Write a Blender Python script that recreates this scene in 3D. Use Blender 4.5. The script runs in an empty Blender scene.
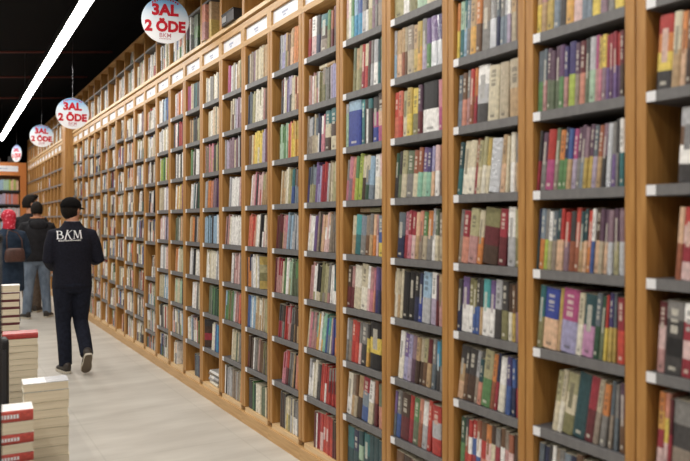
import bpy, bmesh, math, random
from mathutils import Vector, Matrix
from mathutils.bvhtree import BVHTree

SC = bpy.context.scene
COL = SC.collection
R = math.radians
PI = math.pi
rng = random.Random(11)

# ------------------------------------------------------------------ camera model
F = 690.0
THETA = math.atan(405.0 / F)
CT, ST = math.cos(THETA), math.sin(THETA)
EYE = 1.503
HORIZON = 221.8
FRONT = 1.965                       # the bookcase front plane, X
BAY = 0.483
SEAM = 1.479                        # near seam of bay 1
SEAMS = {1: 1.468, 2: 1.962, 3: 2.437, 4: 2.934}


def bay_near(k):
    return SEAMS.get(k, SEAM + BAY * (k - 1))


def bay_far(k):
    return bay_near(k + 1)


def px_to_s(px, plane):
    """distance along the wall where the sight line of pixel column px meets the plane X = plane"""
    return plane / math.tan(THETA + math.atan((px - 345.0) / F))


def at(px, z):
    """ground point at pixel column px and camera depth z"""
    xc = (px - 345.0) / F * z
    return (z * ST + xc * CT, z * CT - xc * ST)


def height_at(py, z):
    return EYE - (py - HORIZON) * z / F


# ------------------------------------------------------------------ small helpers
def lin(c):
    c = c / 255.0
    return c / 12.92 if c <= 0.04045 else ((c + 0.055) / 1.055) ** 2.4


def rgb(r, g, b):
    return (lin(r), lin(g), lin(b), 1.0)


def tag(o, label=None, cat=None, group=None, kind=None):
    if label:
        o['label'] = label
    if cat:
        o['category'] = cat
    if group:
        o['group'] = group
    if kind:
        o['kind'] = kind
    return o


def empty(name, loc=(0, 0, 0), rz=0.0):
    o = bpy.data.objects.new(name, None)
    o.empty_display_size = 0.1
    COL.objects.link(o)
    o.location = loc
    o.rotation_euler = (0, 0, rz)
    return o


def link(name, me, parent=None, loc=None, rot=None):
    o = bpy.data.objects.new(name, me)
    COL.objects.link(o)
    if parent:
        o.parent = parent
    if loc:
        o.location = loc
    if rot:
        o.rotation_euler = rot
    return o


class MB:
    """collects vertices and faces for one mesh"""

    def __init__(self):
        self.v, self.f, self.c = [], [], []

    def box(self, x0, x1, y0, y1, z0, z1, col=None):
        b = len(self.v)
        self.v += [(x, y, z) for z in (z0, z1) for x, y in ((x0, y0), (x1, y0), (x1, y1), (x0, y1))]
        fs = [(3, 2, 1, 0), (4, 5, 6, 7), (0, 1, 5, 4), (1, 2, 6, 5), (2, 3, 7, 6), (3, 0, 4, 7)]
        self.f += [tuple(b + i for i in q) for q in fs]
        self.c += [col] * 6

    def quad(self, a, b, c, d, col=None):
        n = len(self.v)
        self.v += [a, b, c, d]
        self.f.append((n, n + 1, n + 2, n + 3))
        self.c.append(col)

    def tube(self, pts, radii, n=12, col=None, flat=1.0):
        """closed tube with round rings along pts; flat squeezes the second ring axis"""
        pts = [Vector(p) for p in pts]
        base = len(self.v)
        up = None
        for i, p in enumerate(pts):
            t = (pts[min(i + 1, len(pts) - 1)] - pts[max(i - 1, 0)]).normalized()
            if up is None:
                up = Vector((0, 1, 0)) if abs(t.y) < 0.9 else Vector((0, 0, 1))
            a = t.cross(up).normalized()
            up = a.cross(t).normalized()
            r = radii[i] if isinstance(radii, (list, tuple)) else radii
            for j in range(n):
                w = 2 * PI * j / n
                self.v.append(tuple(p + a * (r * math.cos(w)) + up * (r * flat * math.sin(w))))
        for i in range(len(pts) - 1):
            for j in range(n):
                k = (j + 1) % n
                self.f.append((base + i * n + j, base + (i + 1) * n + j, base + (i + 1) * n + k, base + i * n + k))
                self.c.append(col)
        self.f.append(tuple(base + j for j in range(n)))
        m = base + (len(pts) - 1) * n
        self.f.append(tuple(m + j for j in reversed(range(n))))
        self.c += [col, col]

    def rings(self, secs, n=20, col=None, power=2.0):
        """closed loft of horizontal superellipse rings (cx, cy, z, rx, ry)"""
        base = len(self.v)
        for cx, cy, z, rx, ry in secs:
            for j in range(n):
                w = 2 * PI * j / n
                c, s = math.cos(w), math.sin(w)
                self.v.append((cx + rx * math.copysign(abs(c) ** (2 / power), c), cy + ry * math.copysign(abs(s) ** (2 / power), s), z))
        for i in range(len(secs) - 1):
            for j in range(n):
                k = (j + 1) % n
                self.f.append((base + i * n + j, base + i * n + k, base + (i + 1) * n + k, base + (i + 1) * n + j))
                self.c.append(col)
        self.f.append(tuple(base + j for j in reversed(range(n))))
        m = base + (len(secs) - 1) * n
        self.f.append(tuple(m + j for j in range(n)))
        self.c += [col, col]

    def ball(self, c, r, n=14, m=10, rot=None):
        base = len(self.v)
        c = Vector(c)
        r = Vector(r) if not isinstance(r, (int, float)) else Vector((r, r, r))
        for i in range(m + 1):
            a = PI * i / m
            for j in range(n):
                b = 2 * PI * j / n
                p = Vector((r.x * math.sin(a) * math.cos(b), r.y * math.sin(a) * math.sin(b), -r.z * math.cos(a)))
                if rot:
                    p = rot @ p
                self.v.append(tuple(c + p))
        for i in range(m):
            for j in range(n):
                k = (j + 1) % n
                self.f.append((base + i * n + j, base + i * n + k, base + (i + 1) * n + k, base + (i + 1) * n + j))
                self.c.append(None)

    def mesh(self, name, mat, smooth=False, merge=False):
        me = bpy.data.meshes.new(name)
        me.from_pydata(self.v, [], self.f)
        if any(c is not None for c in self.c):
            a = me.color_attributes.new('Col', 'FLOAT_COLOR', 'CORNER')
            flat = []
            for q, c in zip(self.f, self.c):
                flat += list(c or (1, 1, 1, 1)) * len(q)
            a.data.foreach_set('color', flat)
        me.materials.append(mat)
        if merge:
            bm = bmesh.new()
            bm.from_mesh(me)
            bmesh.ops.remove_doubles(bm, verts=bm.verts, dist=1e-5)
            bm.to_mesh(me)
            bm.free()
        if smooth:
            me.polygons.foreach_set('use_smooth', [True] * len(me.polygons))
        me.update()
        return me

    def build(self, name, mat, parent=None, smooth=False, merge=False):
        return link(name, self.mesh(name, mat, smooth, merge), parent)


def bevel(o, w=0.004, seg=2):
    m = o.modifiers.new('bevel', 'BEVEL')
    m.width = w
    m.segments = seg
    m.limit_method = 'ANGLE'
    return o


def remeshed(mb, name, mat, voxel, parent=None, smooth_it=4):
    """weld overlapping closed tubes into one continuous skin"""
    o = mb.build(name, mat, None)
    m = o.modifiers.new('weld', 'REMESH')
    m.mode = 'VOXEL'
    m.voxel_size = voxel
    s = o.modifiers.new('soft', 'SMOOTH')
    s.iterations = smooth_it
    s.factor = 0.5
    dg = bpy.context.evaluated_depsgraph_get()
    me = bpy.data.meshes.new_from_object(o.evaluated_get(dg))
    me.name = name
    old = o.data
    o.modifiers.clear()
    o.data = me
    bpy.data.meshes.remove(old)
    if not me.materials:
        me.materials.append(mat)
    me.polygons.foreach_set('use_smooth', [True] * len(me.polygons))
    if parent:
        o.parent = parent
    return o


# ------------------------------------------------------------------ materials
def new_mat(name, base=(0.8, 0.8, 0.8, 1), rough=0.5, metal=0.0, spec=0.5):
    m = bpy.data.materials.new(name)
    m.use_nodes = True
    b = m.node_tree.nodes['Principled BSDF']
    b.inputs['Base Color'].default_value = base
    b.inputs['Roughness'].default_value = rough
    b.inputs['Metallic'].default_value = metal
    b.inputs['Specular IOR Level'].default_value = spec
    return m


def nodes(m):
    t = m.node_tree
    return t, t.nodes, t.links, t.nodes['Principled BSDF']


def noise_mix(m, ca, cb, scale=(1, 1, 1), nscale=5.0, detail=4.0, coord='Object', lo=0.35, hi=0.65, bump=0.0):
    t, n, l, b = nodes(m)
    tc = n.new('ShaderNodeTexCoord')
    mp = n.new('ShaderNodeMapping')
    mp.inputs['Scale'].default_value = scale
    nz = n.new('ShaderNodeTexNoise')
    nz.inputs['Scale'].default_value = nscale
    nz.inputs['Detail'].default_value = detail
    cr = n.new('ShaderNodeValToRGB')
    cr.color_ramp.elements[0].position = lo
    cr.color_ramp.elements[0].color = ca
    cr.color_ramp.elements[1].position = hi
    cr.color_ramp.elements[1].color = cb
    l.new(tc.outputs[coord], mp.inputs['Vector'])
    l.new(mp.outputs['Vector'], nz.inputs['Vector'])
    l.new(nz.outputs['Fac'], cr.inputs['Fac'])
    l.new(cr.outputs['Color'], b.inputs['Base Color'])
    if bump:
        bp = n.new('ShaderNodeBump')
        bp.inputs['Strength'].default_value = bump
        bp.inputs['Distance'].default_value = 0.01
        l.new(nz.outputs['Fac'], bp.inputs['Height'])
        l.new(bp.outputs['Normal'], b.inputs['Normal'])
    return m


WOOD = noise_mix(new_mat('honey_wood', rough=0.42), rgb(166, 117, 60), rgb(187, 139, 78), (18, 18, 1.2), 3.0, 5)
WOOD_H = noise_mix(new_mat('honey_wood_lengthwise_lit', rough=0.42), rgb(188, 146, 92), rgb(208, 168, 114), (18, 1.2, 18), 3.0, 5)  # lengthwise grain, lightened to paint in the lamp glare on the header boards
PALE = noise_mix(new_mat('pale_wood_lamplit', rough=0.4), rgb(218, 182, 132), rgb(232, 202, 156), (18, 1.2, 18), 3.0, 5)  # pale wood, lightened further to paint in the strip lamp's light on the ledge
BACKWOOD = noise_mix(new_mat('back_board', rough=0.6), rgb(124, 82, 44), rgb(142, 96, 53), (10, 10, 1.2), 3.0, 4)
GREY = noise_mix(new_mat('grey_shelf_lip', rough=0.45), rgb(108, 107, 108), rgb(118, 117, 117), (1, 1, 1), 40, 2)
GREYBOARD = new_mat('grey_shelf_board', rgb(92, 92, 95), 0.5)
TAG = new_mat('white_tag', rgb(236, 236, 238), 0.35)
LABELM = noise_mix(new_mat('header_paper', rough=0.4), rgb(232, 236, 246), rgb(244, 246, 252), (1, 1, 1), 20, 2)
INK = new_mat('blue_grey_ink', rgb(168, 178, 205), 0.6)
BLACK = new_mat('black_metal', rgb(28, 28, 30), 0.5)
DARK = new_mat('dark_paint', rgb(20, 20, 22), 0.9, spec=0.1)
PIPE = new_mat('red_brown_pipe', rgb(98, 42, 34), 0.7)
WIRE = new_mat('steel_wire', rgb(120, 120, 125), 0.4, 1.0)

BOOKM = new_mat('book_cover', rough=0.38)
t, n, l, b = nodes(BOOKM)
va = n.new('ShaderNodeVertexColor')
va.layer_name = 'Col'
tc = n.new('ShaderNodeTexCoord')
mp = n.new('ShaderNodeMapping')
mp.inputs['Scale'].default_value = (1, 1.6, 1)
nz = n.new('ShaderNodeTexNoise')
nz.inputs['Scale'].default_value = 45
nz.inputs['Detail'].default_value = 3
mr = n.new('ShaderNodeMapRange')
mr.inputs['From Min'].default_value = 0.32
mr.inputs['From Max'].default_value = 0.68
mr.inputs['To Min'].default_value = 0.80
mr.inputs['To Max'].default_value = 1.22
mx = n.new('ShaderNodeMix')
mx.data_type = 'RGBA'
mx.blend_type = 'MULTIPLY'
mx.inputs['Factor'].default_value = 1.0
l.new(tc.outputs['Object'], mp.inputs['Vector'])
l.new(mp.outputs['Vector'], nz.inputs['Vector'])
l.new(nz.outputs['Fac'], mr.inputs['Value'])
l.new(va.outputs['Color'], mx.inputs['A'])
l.new(mr.outputs['Result'], mx.inputs['B'])
l.new(mx.outputs['Result'], b.inputs['Base Color'])

FOIL = new_mat('foil_wrap', rough=0.16, spec=0.9)
t, n, l, b = nodes(FOIL)
va = n.new('ShaderNodeVertexColor')
va.layer_name = 'Col'
nz = n.new('ShaderNodeTexNoise')
nz.inputs['Scale'].default_value = 60
bp = n.new('ShaderNodeBump')
bp.inputs['Strength'].default_value = 0.8
bp.inputs['Distance'].default_value = 0.01
tc = n.new('ShaderNodeTexCoord')
l.new(tc.outputs['Object'], nz.inputs['Vector'])
l.new(nz.outputs['Fac'], bp.inputs['Height'])
l.new(bp.outputs['Normal'], b.inputs['Normal'])
l.new(va.outputs['Color'], b.inputs['Base Color'])
b.inputs['Coat Weight'].default_value = 0.6
b.inputs['Coat Roughness'].default_value = 0.1

PAGES = noise_mix(new_mat('page_edges', rough=0.85), rgb(220, 206, 178), rgb(236, 224, 198), (1, 150, 1), 3.0, 2)

FLOORM = new_mat('pale_concrete', rough=0.42)
t, n, l, b = nodes(FLOORM)
tc = n.new('ShaderNodeTexCoord')
mp = n.new('ShaderNodeMapping')
mp.inputs['Scale'].default_value = (0.7, 2.2, 1)
mp.inputs['Rotation'].default_value = (0, 0, R(-8))
nz = n.new('ShaderNodeTexNoise')
nz.inputs['Scale'].default_value = 2.2
nz.inputs['Detail'].default_value = 8
cr = n.new('ShaderNodeValToRGB')
cr.color_ramp.elements[0].position = 0.3
cr.color_ramp.elements[0].color = rgb(188, 183, 174)
cr.color_ramp.elements[1].position = 0.7
cr.color_ramp.elements[1].color = rgb(212, 208, 199)
br = n.new('ShaderNodeTexBrick')
br.offset = 0.0
br.inputs['Color1'].default_value = (1, 1, 1, 1)
br.inputs['Color2'].default_value = (0.97, 0.97, 0.97, 1)
br.inputs['Mortar'].default_value = (0.91, 0.91, 0.90, 1)
br.inputs['Scale'].default_value = 1.0
br.inputs['Mortar Size'].default_value = 0.006
br.inputs['Brick Width'].default_value = 0.9
br.inputs['Row Height'].default_value = 0.9
mx = n.new('ShaderNodeMix')
mx.data_type = 'RGBA'
mx.blend_type = 'MULTIPLY'
mx.inputs['Factor'].default_value = 1.0
l.new(tc.outputs['Object'], mp.inputs['Vector'])
l.new(mp.outputs['Vector'], nz.inputs['Vector'])
l.new(nz.outputs['Fac'], cr.inputs['Fac'])
l.new(tc.outputs['Object'], br.inputs['Vector'])
l.new(cr.outputs['Color'], mx.inputs['A'])
l.new(br.outputs['Color'], mx.inputs['B'])
l.new(mx.outputs['Result'], b.inputs['Base Color'])


def emit_mat(name, col, strength):
    m = new_mat(name, (0.9, 0.9, 0.9, 1))
    _, _, _, b = nodes(m)
    b.inputs['Emission Color'].default_value = col
    b.inputs['Emission Strength'].default_value = strength
    return m


LAMP_STRENGTH = 33.5
GLOW = emit_mat('lamp_diffuser', (1.0, 0.955, 0.89, 1), LAMP_STRENGTH)

# ------------------------------------------------------------------ the room
CEIL = 4.35
m = MB(); m.box(-4.2, 2.5, -3.0, 24.0, -0.1, 0.0)
tag(m.build('floor', FLOORM), kind='structure')
m = MB(); m.box(-4.2, 2.5, -3.0, 24.0, CEIL, CEIL + 0.1)
tag(m.build('ceiling', DARK), kind='structure')
WALLM = noise_mix(new_mat('dim_wall', rough=0.8), rgb(96, 84, 70), rgb(112, 98, 82), (1, 1, 1), 2, 2)
m = MB(); m.box(2.32, 2.5, -3.0, 24.0, 0, CEIL)
tag(m.build('wall_right', DARK), kind='structure')
m = MB(); m.box(-4.4, -4.2, -3.0, 24.0, 0, CEIL)
tag(m.build('wall_left', WALLM), kind='structure')
m = MB(); m.box(-4.4, 2.5, 24.0, 24.2, 0, CEIL)
tag(m.build('wall_far', DARK), kind='structure')
m = MB(); m.box(-4.4, 2.5, -3.2, -3.0, 0, CEIL)
tag(m.build('wall_near', WALLM), kind='structure')
# wooden pier between the two runs of bookcases
m = MB(); m.box(1.845, 2.30, 12.60, 12.92, 0, 3.6)
tag(bevel(m.build('pillar', WOOD)), kind='structure')

# ------------------------------------------------------------------ bookcases
SIDE = 0.041
DEPTH = 0.30
LEVELS = [0.12 + 0.30 * r for r in range(9)]
HEAD0, HEAD1 = 2.815, 3.0
LIPH = 0.033


def ordinal(n):
    return f"{n}{'th' if 10 <= n % 100 <= 20 else {1: 'st', 2: 'nd', 3: 'rd'}.get(n % 10, 'th')}"


ORD = ['first', 'second', 'third', 'fourth', 'fifth', 'sixth', 'seventh', 'eighth', 'ninth', 'tenth', 'eleventh', 'twelfth',
       'thirteenth', 'fourteenth', 'fifteenth', 'sixteenth', 'seventeenth', 'eighteenth', 'nineteenth', 'twentieth',
       'twenty-first', 'twenty-second', 'twenty-third', 'twenty-fourth']


def case_meshes(w, mats_tag='case'):
    """meshes of one bay: local x into the wall, y along it, base at z 0"""
    d = {}
    m = MB(); m.box(0, DEPTH, 0.0025, SIDE - 0.0005, 0.12, HEAD0); d['side'] = m.mesh('side_panel', WOOD)
    m = MB(); m.box(DEPTH - 0.015, DEPTH - 0.001, SIDE, w - SIDE, 0.12, HEAD0); d['back'] = m.mesh('back_panel', BACKWOOD)
    m = MB(); m.box(0.010, DEPTH - 0.016, SIDE, w - SIDE, -LIPH, 0); d['shelf'] = m.mesh('shelf', GREYBOARD)
    m = MB(); m.box(0.0, 0.0098, SIDE, w - SIDE, -LIPH, 0.002); d['lip'] = m.mesh('shelf_lip', GREY)
    m = MB(); m.box(-0.0015, -0.0001, w - SIDE - 0.036, w - SIDE - 0.001, -LIPH + 0.001, 0.001); d['tag'] = m.mesh('price_tag', TAG)
    m = MB(); m.box(0.0, DEPTH - 0.016, SIDE, w - SIDE, 0.085, 0.12); d['bottom'] = m.mesh('bottom_board', PALE)
    m = MB(); m.box(-0.012, DEPTH, 0.0, w, 0.0, 0.084); d['plinth'] = m.mesh('plinth', WOOD_H)
    # header board framing a recessed label window
    m = MB()
    y0, y1, z0, z1 = 0.046, w - 0.024, 2.853, 2.954
    m.box(0, DEPTH, 0, w - 0.0015, HEAD0 + 0.0005, z0)
    m.box(0, DEPTH, 0, w - 0.0015, z1, HEAD1)
    m.box(0, DEPTH, 0, y0, z0, z1)
    m.box(0, DEPTH, y1, w - 0.0015, z0, z1)
    m.box(0.020, DEPTH, y0, y1, z0, z1)
    d['header'] = m.mesh('header_board', WOOD_H)
    m = MB(); m.box(0.017, 0.0199, y0 + 0.002, y1 - 0.002, z0 + 0.002, z1 - 0.002); d['label'] = m.mesh('header_label', LABELM)
    return d


CASE = case_meshes(BAY)


def ink_mesh(seed):
    """small blurred marks of an unreadable word"""
    r = random.Random(seed)
    m = MB()
    y = BAY - 0.15 - r.uniform(0, 0.04)
    for row, z in ((0, 2.91), (1, 2.888)):
        yy = y - 0.02 * row
        for i in range(r.randint(5, 7) if row == 0 else r.randint(3, 5)):
            wd = r.uniform(0.007, 0.013)
            m.box(0.0162, 0.0169, yy - wd, yy, z - 0.008 * (1 if row == 0 else .6), z + 0.006)
            yy -= wd + 0.004
    return m.mesh('header_lettering', INK)


def bookcase(near, label, offs=None, far=False, group=None, shelves=range(1, 9), width=BAY):
    t = empty('bookcase', (FRONT, near, 0))
    t.scale = (1, width / BAY, 1)
    tag(t, label, 'bookcase', group)
    a = link('side_panel', CASE['side'], t)
    a2 = link('side_panel', CASE['side'], t, (0, BAY - SIDE - 0.002, 0))
    for q in (a, a2):
        bevel(q, 0.003, 2)
    link('back_panel', CASE['back'], t)
    link('plinth', CASE['plinth'], t)
    link('bottom_board', CASE['bottom'], t)
    for r in shelves:
        z = LEVELS[r] + (offs or {}).get(r, 0)
        s = link('shelf', CASE['shelf'], t, (0, 0, z))
        link('shelf_lip', CASE['lip'], s)
        if not far:
            link('price_tag', CASE['tag'], s)
    h = link('header_board', CASE['header'], t)
    link('header_label', CASE['label'], h)
    if not far:
        link('header_lettering', ink_mesh(int(near * 1000)), h)
    return t


UP0, UPRAIL, UP1 = 3.022, 3.37, 3.62
UPD = 0.30
m = MB(); m.box(0, UPD, 0, 0.022, UP0 + 0.031, UP1 - 0.025); UP_SIDE = m.mesh('side_panel', WOOD)
m = MB(); m.box(-0.006, UPD, 0, BAY - 0.002, UP0, UP0 + 0.03); UP_BASE = m.mesh('bottom_board', PALE)
m = MB(); m.box(0, UPD - 0.02, 0.023, BAY - 0.024, UPRAIL, UPRAIL + 0.022); UP_RAIL = m.mesh('shelf', GREY)
m = MB(); m.box(0, UPD, 0, BAY - 0.002, UP1 - 0.024, UP1); UP_TOP = m.mesh('top_board', WOOD_H)
m = MB(); m.box(UPD - 0.019, UPD, 0.023, BAY - 0.024, UP0 + 0.031, UP1 - 0.025); UP_BACK = m.mesh('back_panel', BACKWOOD)
m = MB(); m.box(0.03, UPD - 0.02, 0, BAY - 0.002, HEAD1 + 0.0005, UP0 - 0.0005); UP_SHADOW_GAP = m.mesh('shadow_gap_strip', BLACK)  # black strip standing in for the shadow gap under the upper case


def upper_case(near, label, group):
    t = empty('upper_bookcase', (FRONT, near, 0))
    tag(t, label, 'bookcase', group)
    link('side_panel', UP_SIDE, t)
    link('side_panel', UP_SIDE, t, (0, BAY - 0.024, 0))
    link('bottom_board', UP_BASE, t)
    link('shelf', UP_RAIL, t)
    link('top_board', UP_TOP, t)
    link('back_panel', UP_BACK, t)
    link('shadow_gap_strip', UP_SHADOW_GAP, t)
    return t


LASTBAY = 23
bay_offs = {}
for k in range(12, 24):
    r_ = random.Random(k * 7)
    if k == 13:
        bay_offs[k] = {1: -0.1, 2: -0.12, 3: -0.12, 4: -0.03, 5: -0.02, 6: 0.0, 7: -0.02, 8: -0.02}
    elif k > 15:
        bay_offs[k] = {q: r_.choice((0, 0, -0.03, 0.03)) for q in range(1, 9)}
for k in range(-1, LASTBAY + 1):
    if k == -1:
        lab = 'wooden wall bookcase just past the right edge of the photo'
    elif k == 0:
        lab = 'wooden wall bookcase at right edge of photo, cut off by the frame'
    else:
        lab = f'wooden wall bookcase filled with books, {ORD[k]} from the right edge of the photo'
    if k == LASTBAY:
        lab = 'farthest wooden wall bookcase before the wooden pier, full of books'
    bookcase(bay_near(k), lab, bay_offs.get(k), far=k > 16, group='full bookcases along the right wall', width=bay_far(k) - bay_near(k))
for k in range(4, LASTBAY + 1):
    upper_case(bay_near(k), f'upper bookcase standing on top of the {ORD[k]} bookcase from the right edge' if k < LASTBAY
               else 'upper bookcase on top of the last full bookcase before the wooden pier', 'upper bookcases above the header labels')
FAR0 = 12.93
NFAR = 14
for i in range(NFAR):
    bookcase(FAR0 + BAY * i, f'half-empty wooden bookcase, {ORD[i]} one past the wooden pier', None, True, 'half-empty bookcases past the pier')
    upper_case(FAR0 + BAY * i, f'upper bookcase over the {ORD[i]} half-empty bookcase past the wooden pier', 'upper bookcases past the pier')

# ------------------------------------------------------------------ books
P = dict(
    black=(34, 34, 38), charcoal=(62, 60, 62), grey=(128, 126, 124), silver=(178, 180, 186), white=(240, 239, 236), ivory=(232, 226, 206),
    cream=(212, 200, 166), beige=(188, 172, 142), taupe=(146, 130, 114), tan=(190, 152, 104), brown=(112, 76, 52), umber=(74, 52, 42),
    rust=(160, 82, 54), maroon=(108, 36, 44), crimson=(168, 40, 56), red=(200, 48, 44), scarlet=(222, 66, 52), coral=(226, 108, 84),
    salmon=(216, 132, 108), peach=(226, 178, 138), orange=(222, 124, 52), amber=(222, 160, 62), mustard=(196, 164, 72), yellow=(232, 200, 66),
    olive=(130, 126, 78), khaki=(172, 166, 118), lime=(164, 188, 62), green=(84, 138, 78), forest=(44, 84, 62), moss=(96, 112, 84),
    mint=(158, 196, 164), aqua=(128, 192, 164), teal=(42, 112, 118), petrol=(36, 74, 82), turquoise=(62, 168, 172), cyan=(52, 150, 206),
    sky=(142, 182, 214), slate=(92, 106, 118), steel=(120, 138, 156), blue=(58, 92, 168), royal=(46, 66, 170), navy=(40, 48, 86),
    indigo=(66, 58, 122), violet=(112, 84, 150), purple=(102, 64, 112), plum=(96, 66, 90), mauve=(142, 110, 128), lilac=(176, 160, 190),
    lavender=(160, 156, 204), orchid=(196, 130, 180), magenta=(186, 66, 128), pink=(214, 122, 142), rose=(192, 134, 132), blush=(224, 184, 182),
)
def mute(c):
    lum = 0.3 * c[0] + 0.55 * c[1] + 0.15 * c[2]
    c = [a * 0.76 + lum * 0.24 for a in c]
    return tuple(a * 0.94 + b_ * 0.06 for a, b_ in zip(c, (170, 162, 150)))


PLIN = {k: rgb(*mute(v)) for k, v in P.items()}
FOILS = {'foil'}
P['foil'] = (196, 200, 206)
PLIN['foil'] = rgb(196, 200, 206)


def tint(c, r, amt=0.10):
    f = 1 + r.uniform(-amt, amt)
    return tuple(min(1, max(0, x * f)) for x in c[:3]) + (1.0,)


def book_mb(t, h, d, bands, r, marks=True, split=0.5, board=0.0025, sides=None):
    """cover of one book: spine towards -x, boards, hollow for the page block; bands = colours bottom to top"""
    m = MB()
    n = len(bands)
    if n == 2:
        cuts = [split]
    else:
        cuts = [(i + 1) / n for i in range(n - 1)]
    edges = [0.0] + [c * h for c in cuts] + [h]
    cols = [tint(PLIN[b], r, 0.06) for b in bands]
    mk = []
    if marks:
        lum = sum(cols[-1][:3]) / 3
        mc = PLIN['charcoal'] if lum > 0.28 else PLIN['ivory']
        mcol = tuple(a * 0.45 + b_ * 0.55 for a, b_ in zip(cols[-1], mc))
        z = h * r.uniform(0.56, 0.66)
        style = r.random()
        if style < 0.25:
            z = h
        elif style < 0.5:
            mk.append((h * r.uniform(0.36, 0.46), h * r.uniform(0.74, 0.86), mcol))
            z = h
        while z < h * 0.88:
            e = z + h * r.uniform(0.02, 0.11)
            mk.append((z, min(e, h * 0.92), mcol))
            z = e + h * r.uniform(0.012, 0.05)
        if r.random() < 0.6:
            mk.append((h * 0.06, h * 0.11, tuple(a * 0.4 + b_ * 0.6 for a, b_ in zip(cols[0], PLIN['ivory'] if sum(cols[0][:3]) < 0.9 else PLIN['charcoal']))))
    zs = sorted(set([round(e, 5) for e in edges] + [round(q, 5) for a in mk for q in a[:2]]))
    bul = min(0.0035, t * 0.15)
    prof = [(d, -t / 2), (bul * 1.6, -t / 2), (bul * 0.5, -t * 0.40), (0, -t * 0.2), (0, t * 0.2), (bul * 0.5, t * 0.40), (bul * 1.6, t / 2), (d, t / 2)]
    th = min(board, t * 0.22)
    inner = [(d, -t / 2 + th), (bul * 1.6 + th, -t / 2 + th), (th * 1.4, -t * 0.30), (th * 1.4, -t * 0.15), (th * 1.4, t * 0.15), (th * 1.4, t * 0.30),
             (bul * 1.6 + th, t / 2 - th), (d, t / 2 - th)]

    def band_col(z):
        for i in range(n):
            if z <= edges[i + 1]:
                return cols[i]
        return cols[-1]
    npf = len(prof)
    for z in zs:
        m.v += [(x, y, z) for x, y in prof]
    for i in range(len(zs) - 1):
        zc = (zs[i] + zs[i + 1]) / 2
        c = band_col(zc)
        for j in range(npf - 1):
            cc = c
            if sides and j in (0, 6):
                cc = sides
            if 2 <= j <= 4:
                for a in mk:
                    if a[0] - 1e-6 <= zc <= a[1] + 1e-6 and j == 3:
                        cc = a[2]
            a0 = i * npf + j
            m.f.append((a0 + 1, a0, a0 + npf, a0 + npf + 1))
            m.c.append(cc)
    bi = len(m.v)
    m.v += [(x, y, 0) for x, y in inner] + [(x, y, h) for x, y in inner]
    top = (len(zs) - 1) * npf
    for j in range(npf - 1):
        m.f.append((bi + j, bi + j + 1, bi + npf + j + 1, bi + npf + j)); m.c.append(PLIN['ivory'])
        m.f.append((j, j + 1, bi + j + 1, bi + j)); m.c.append(cols[0])
        m.f.append((top + j + 1, top + j, bi + npf + j, bi + npf + j + 1)); m.c.append(cols[-1])
    for j, s in ((0, 1), (npf - 1, -1)):
        for i in range(len(zs) - 1):
            pass
    for j in (0, npf - 1):
        idx = [i * npf + j for i in range(len(zs))]
        face = idx + [bi + npf + j, bi + j]
        m.f.append(tuple(face) if j else tuple(reversed(face)))
        m.c.append(cols[0])
    return m


def pages_mb(t, h, d, board=0.0025, inset=0.004):
    m = MB()
    th = min(board, t * 0.22)
    m.box(0.0075, d - inset, -t / 2 + th + 0.0002, t / 2 - th - 0.0002, 0.003, h - 0.004)
    return m


ALL = []           # every shelf book: dict


def put(bay, row, s, z, t, h, d, bands, lean=0.0, yaw=0.0, rec=0.05, order=0, foil=False, split=0.5, note=None, kind='shelf'):
    ALL.append(dict(bay=bay, row=row, s=s, z=z, t=t, h=h, d=d, bands=bands, lean=lean, yaw=yaw, rec=rec, order=order, foil=foil, split=split, note=note, kind=kind))


REC = 0.016


def clear(bay, row):
    o = bay_offs.get(bay, {})
    top = LEVELS[row + 1] + o.get(row + 1, 0) - LIPH if row < 8 else HEAD0
    return top - (LEVELS[row] + (o.get(row, 0) if row else 0)) - 0.012


done = set()


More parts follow.
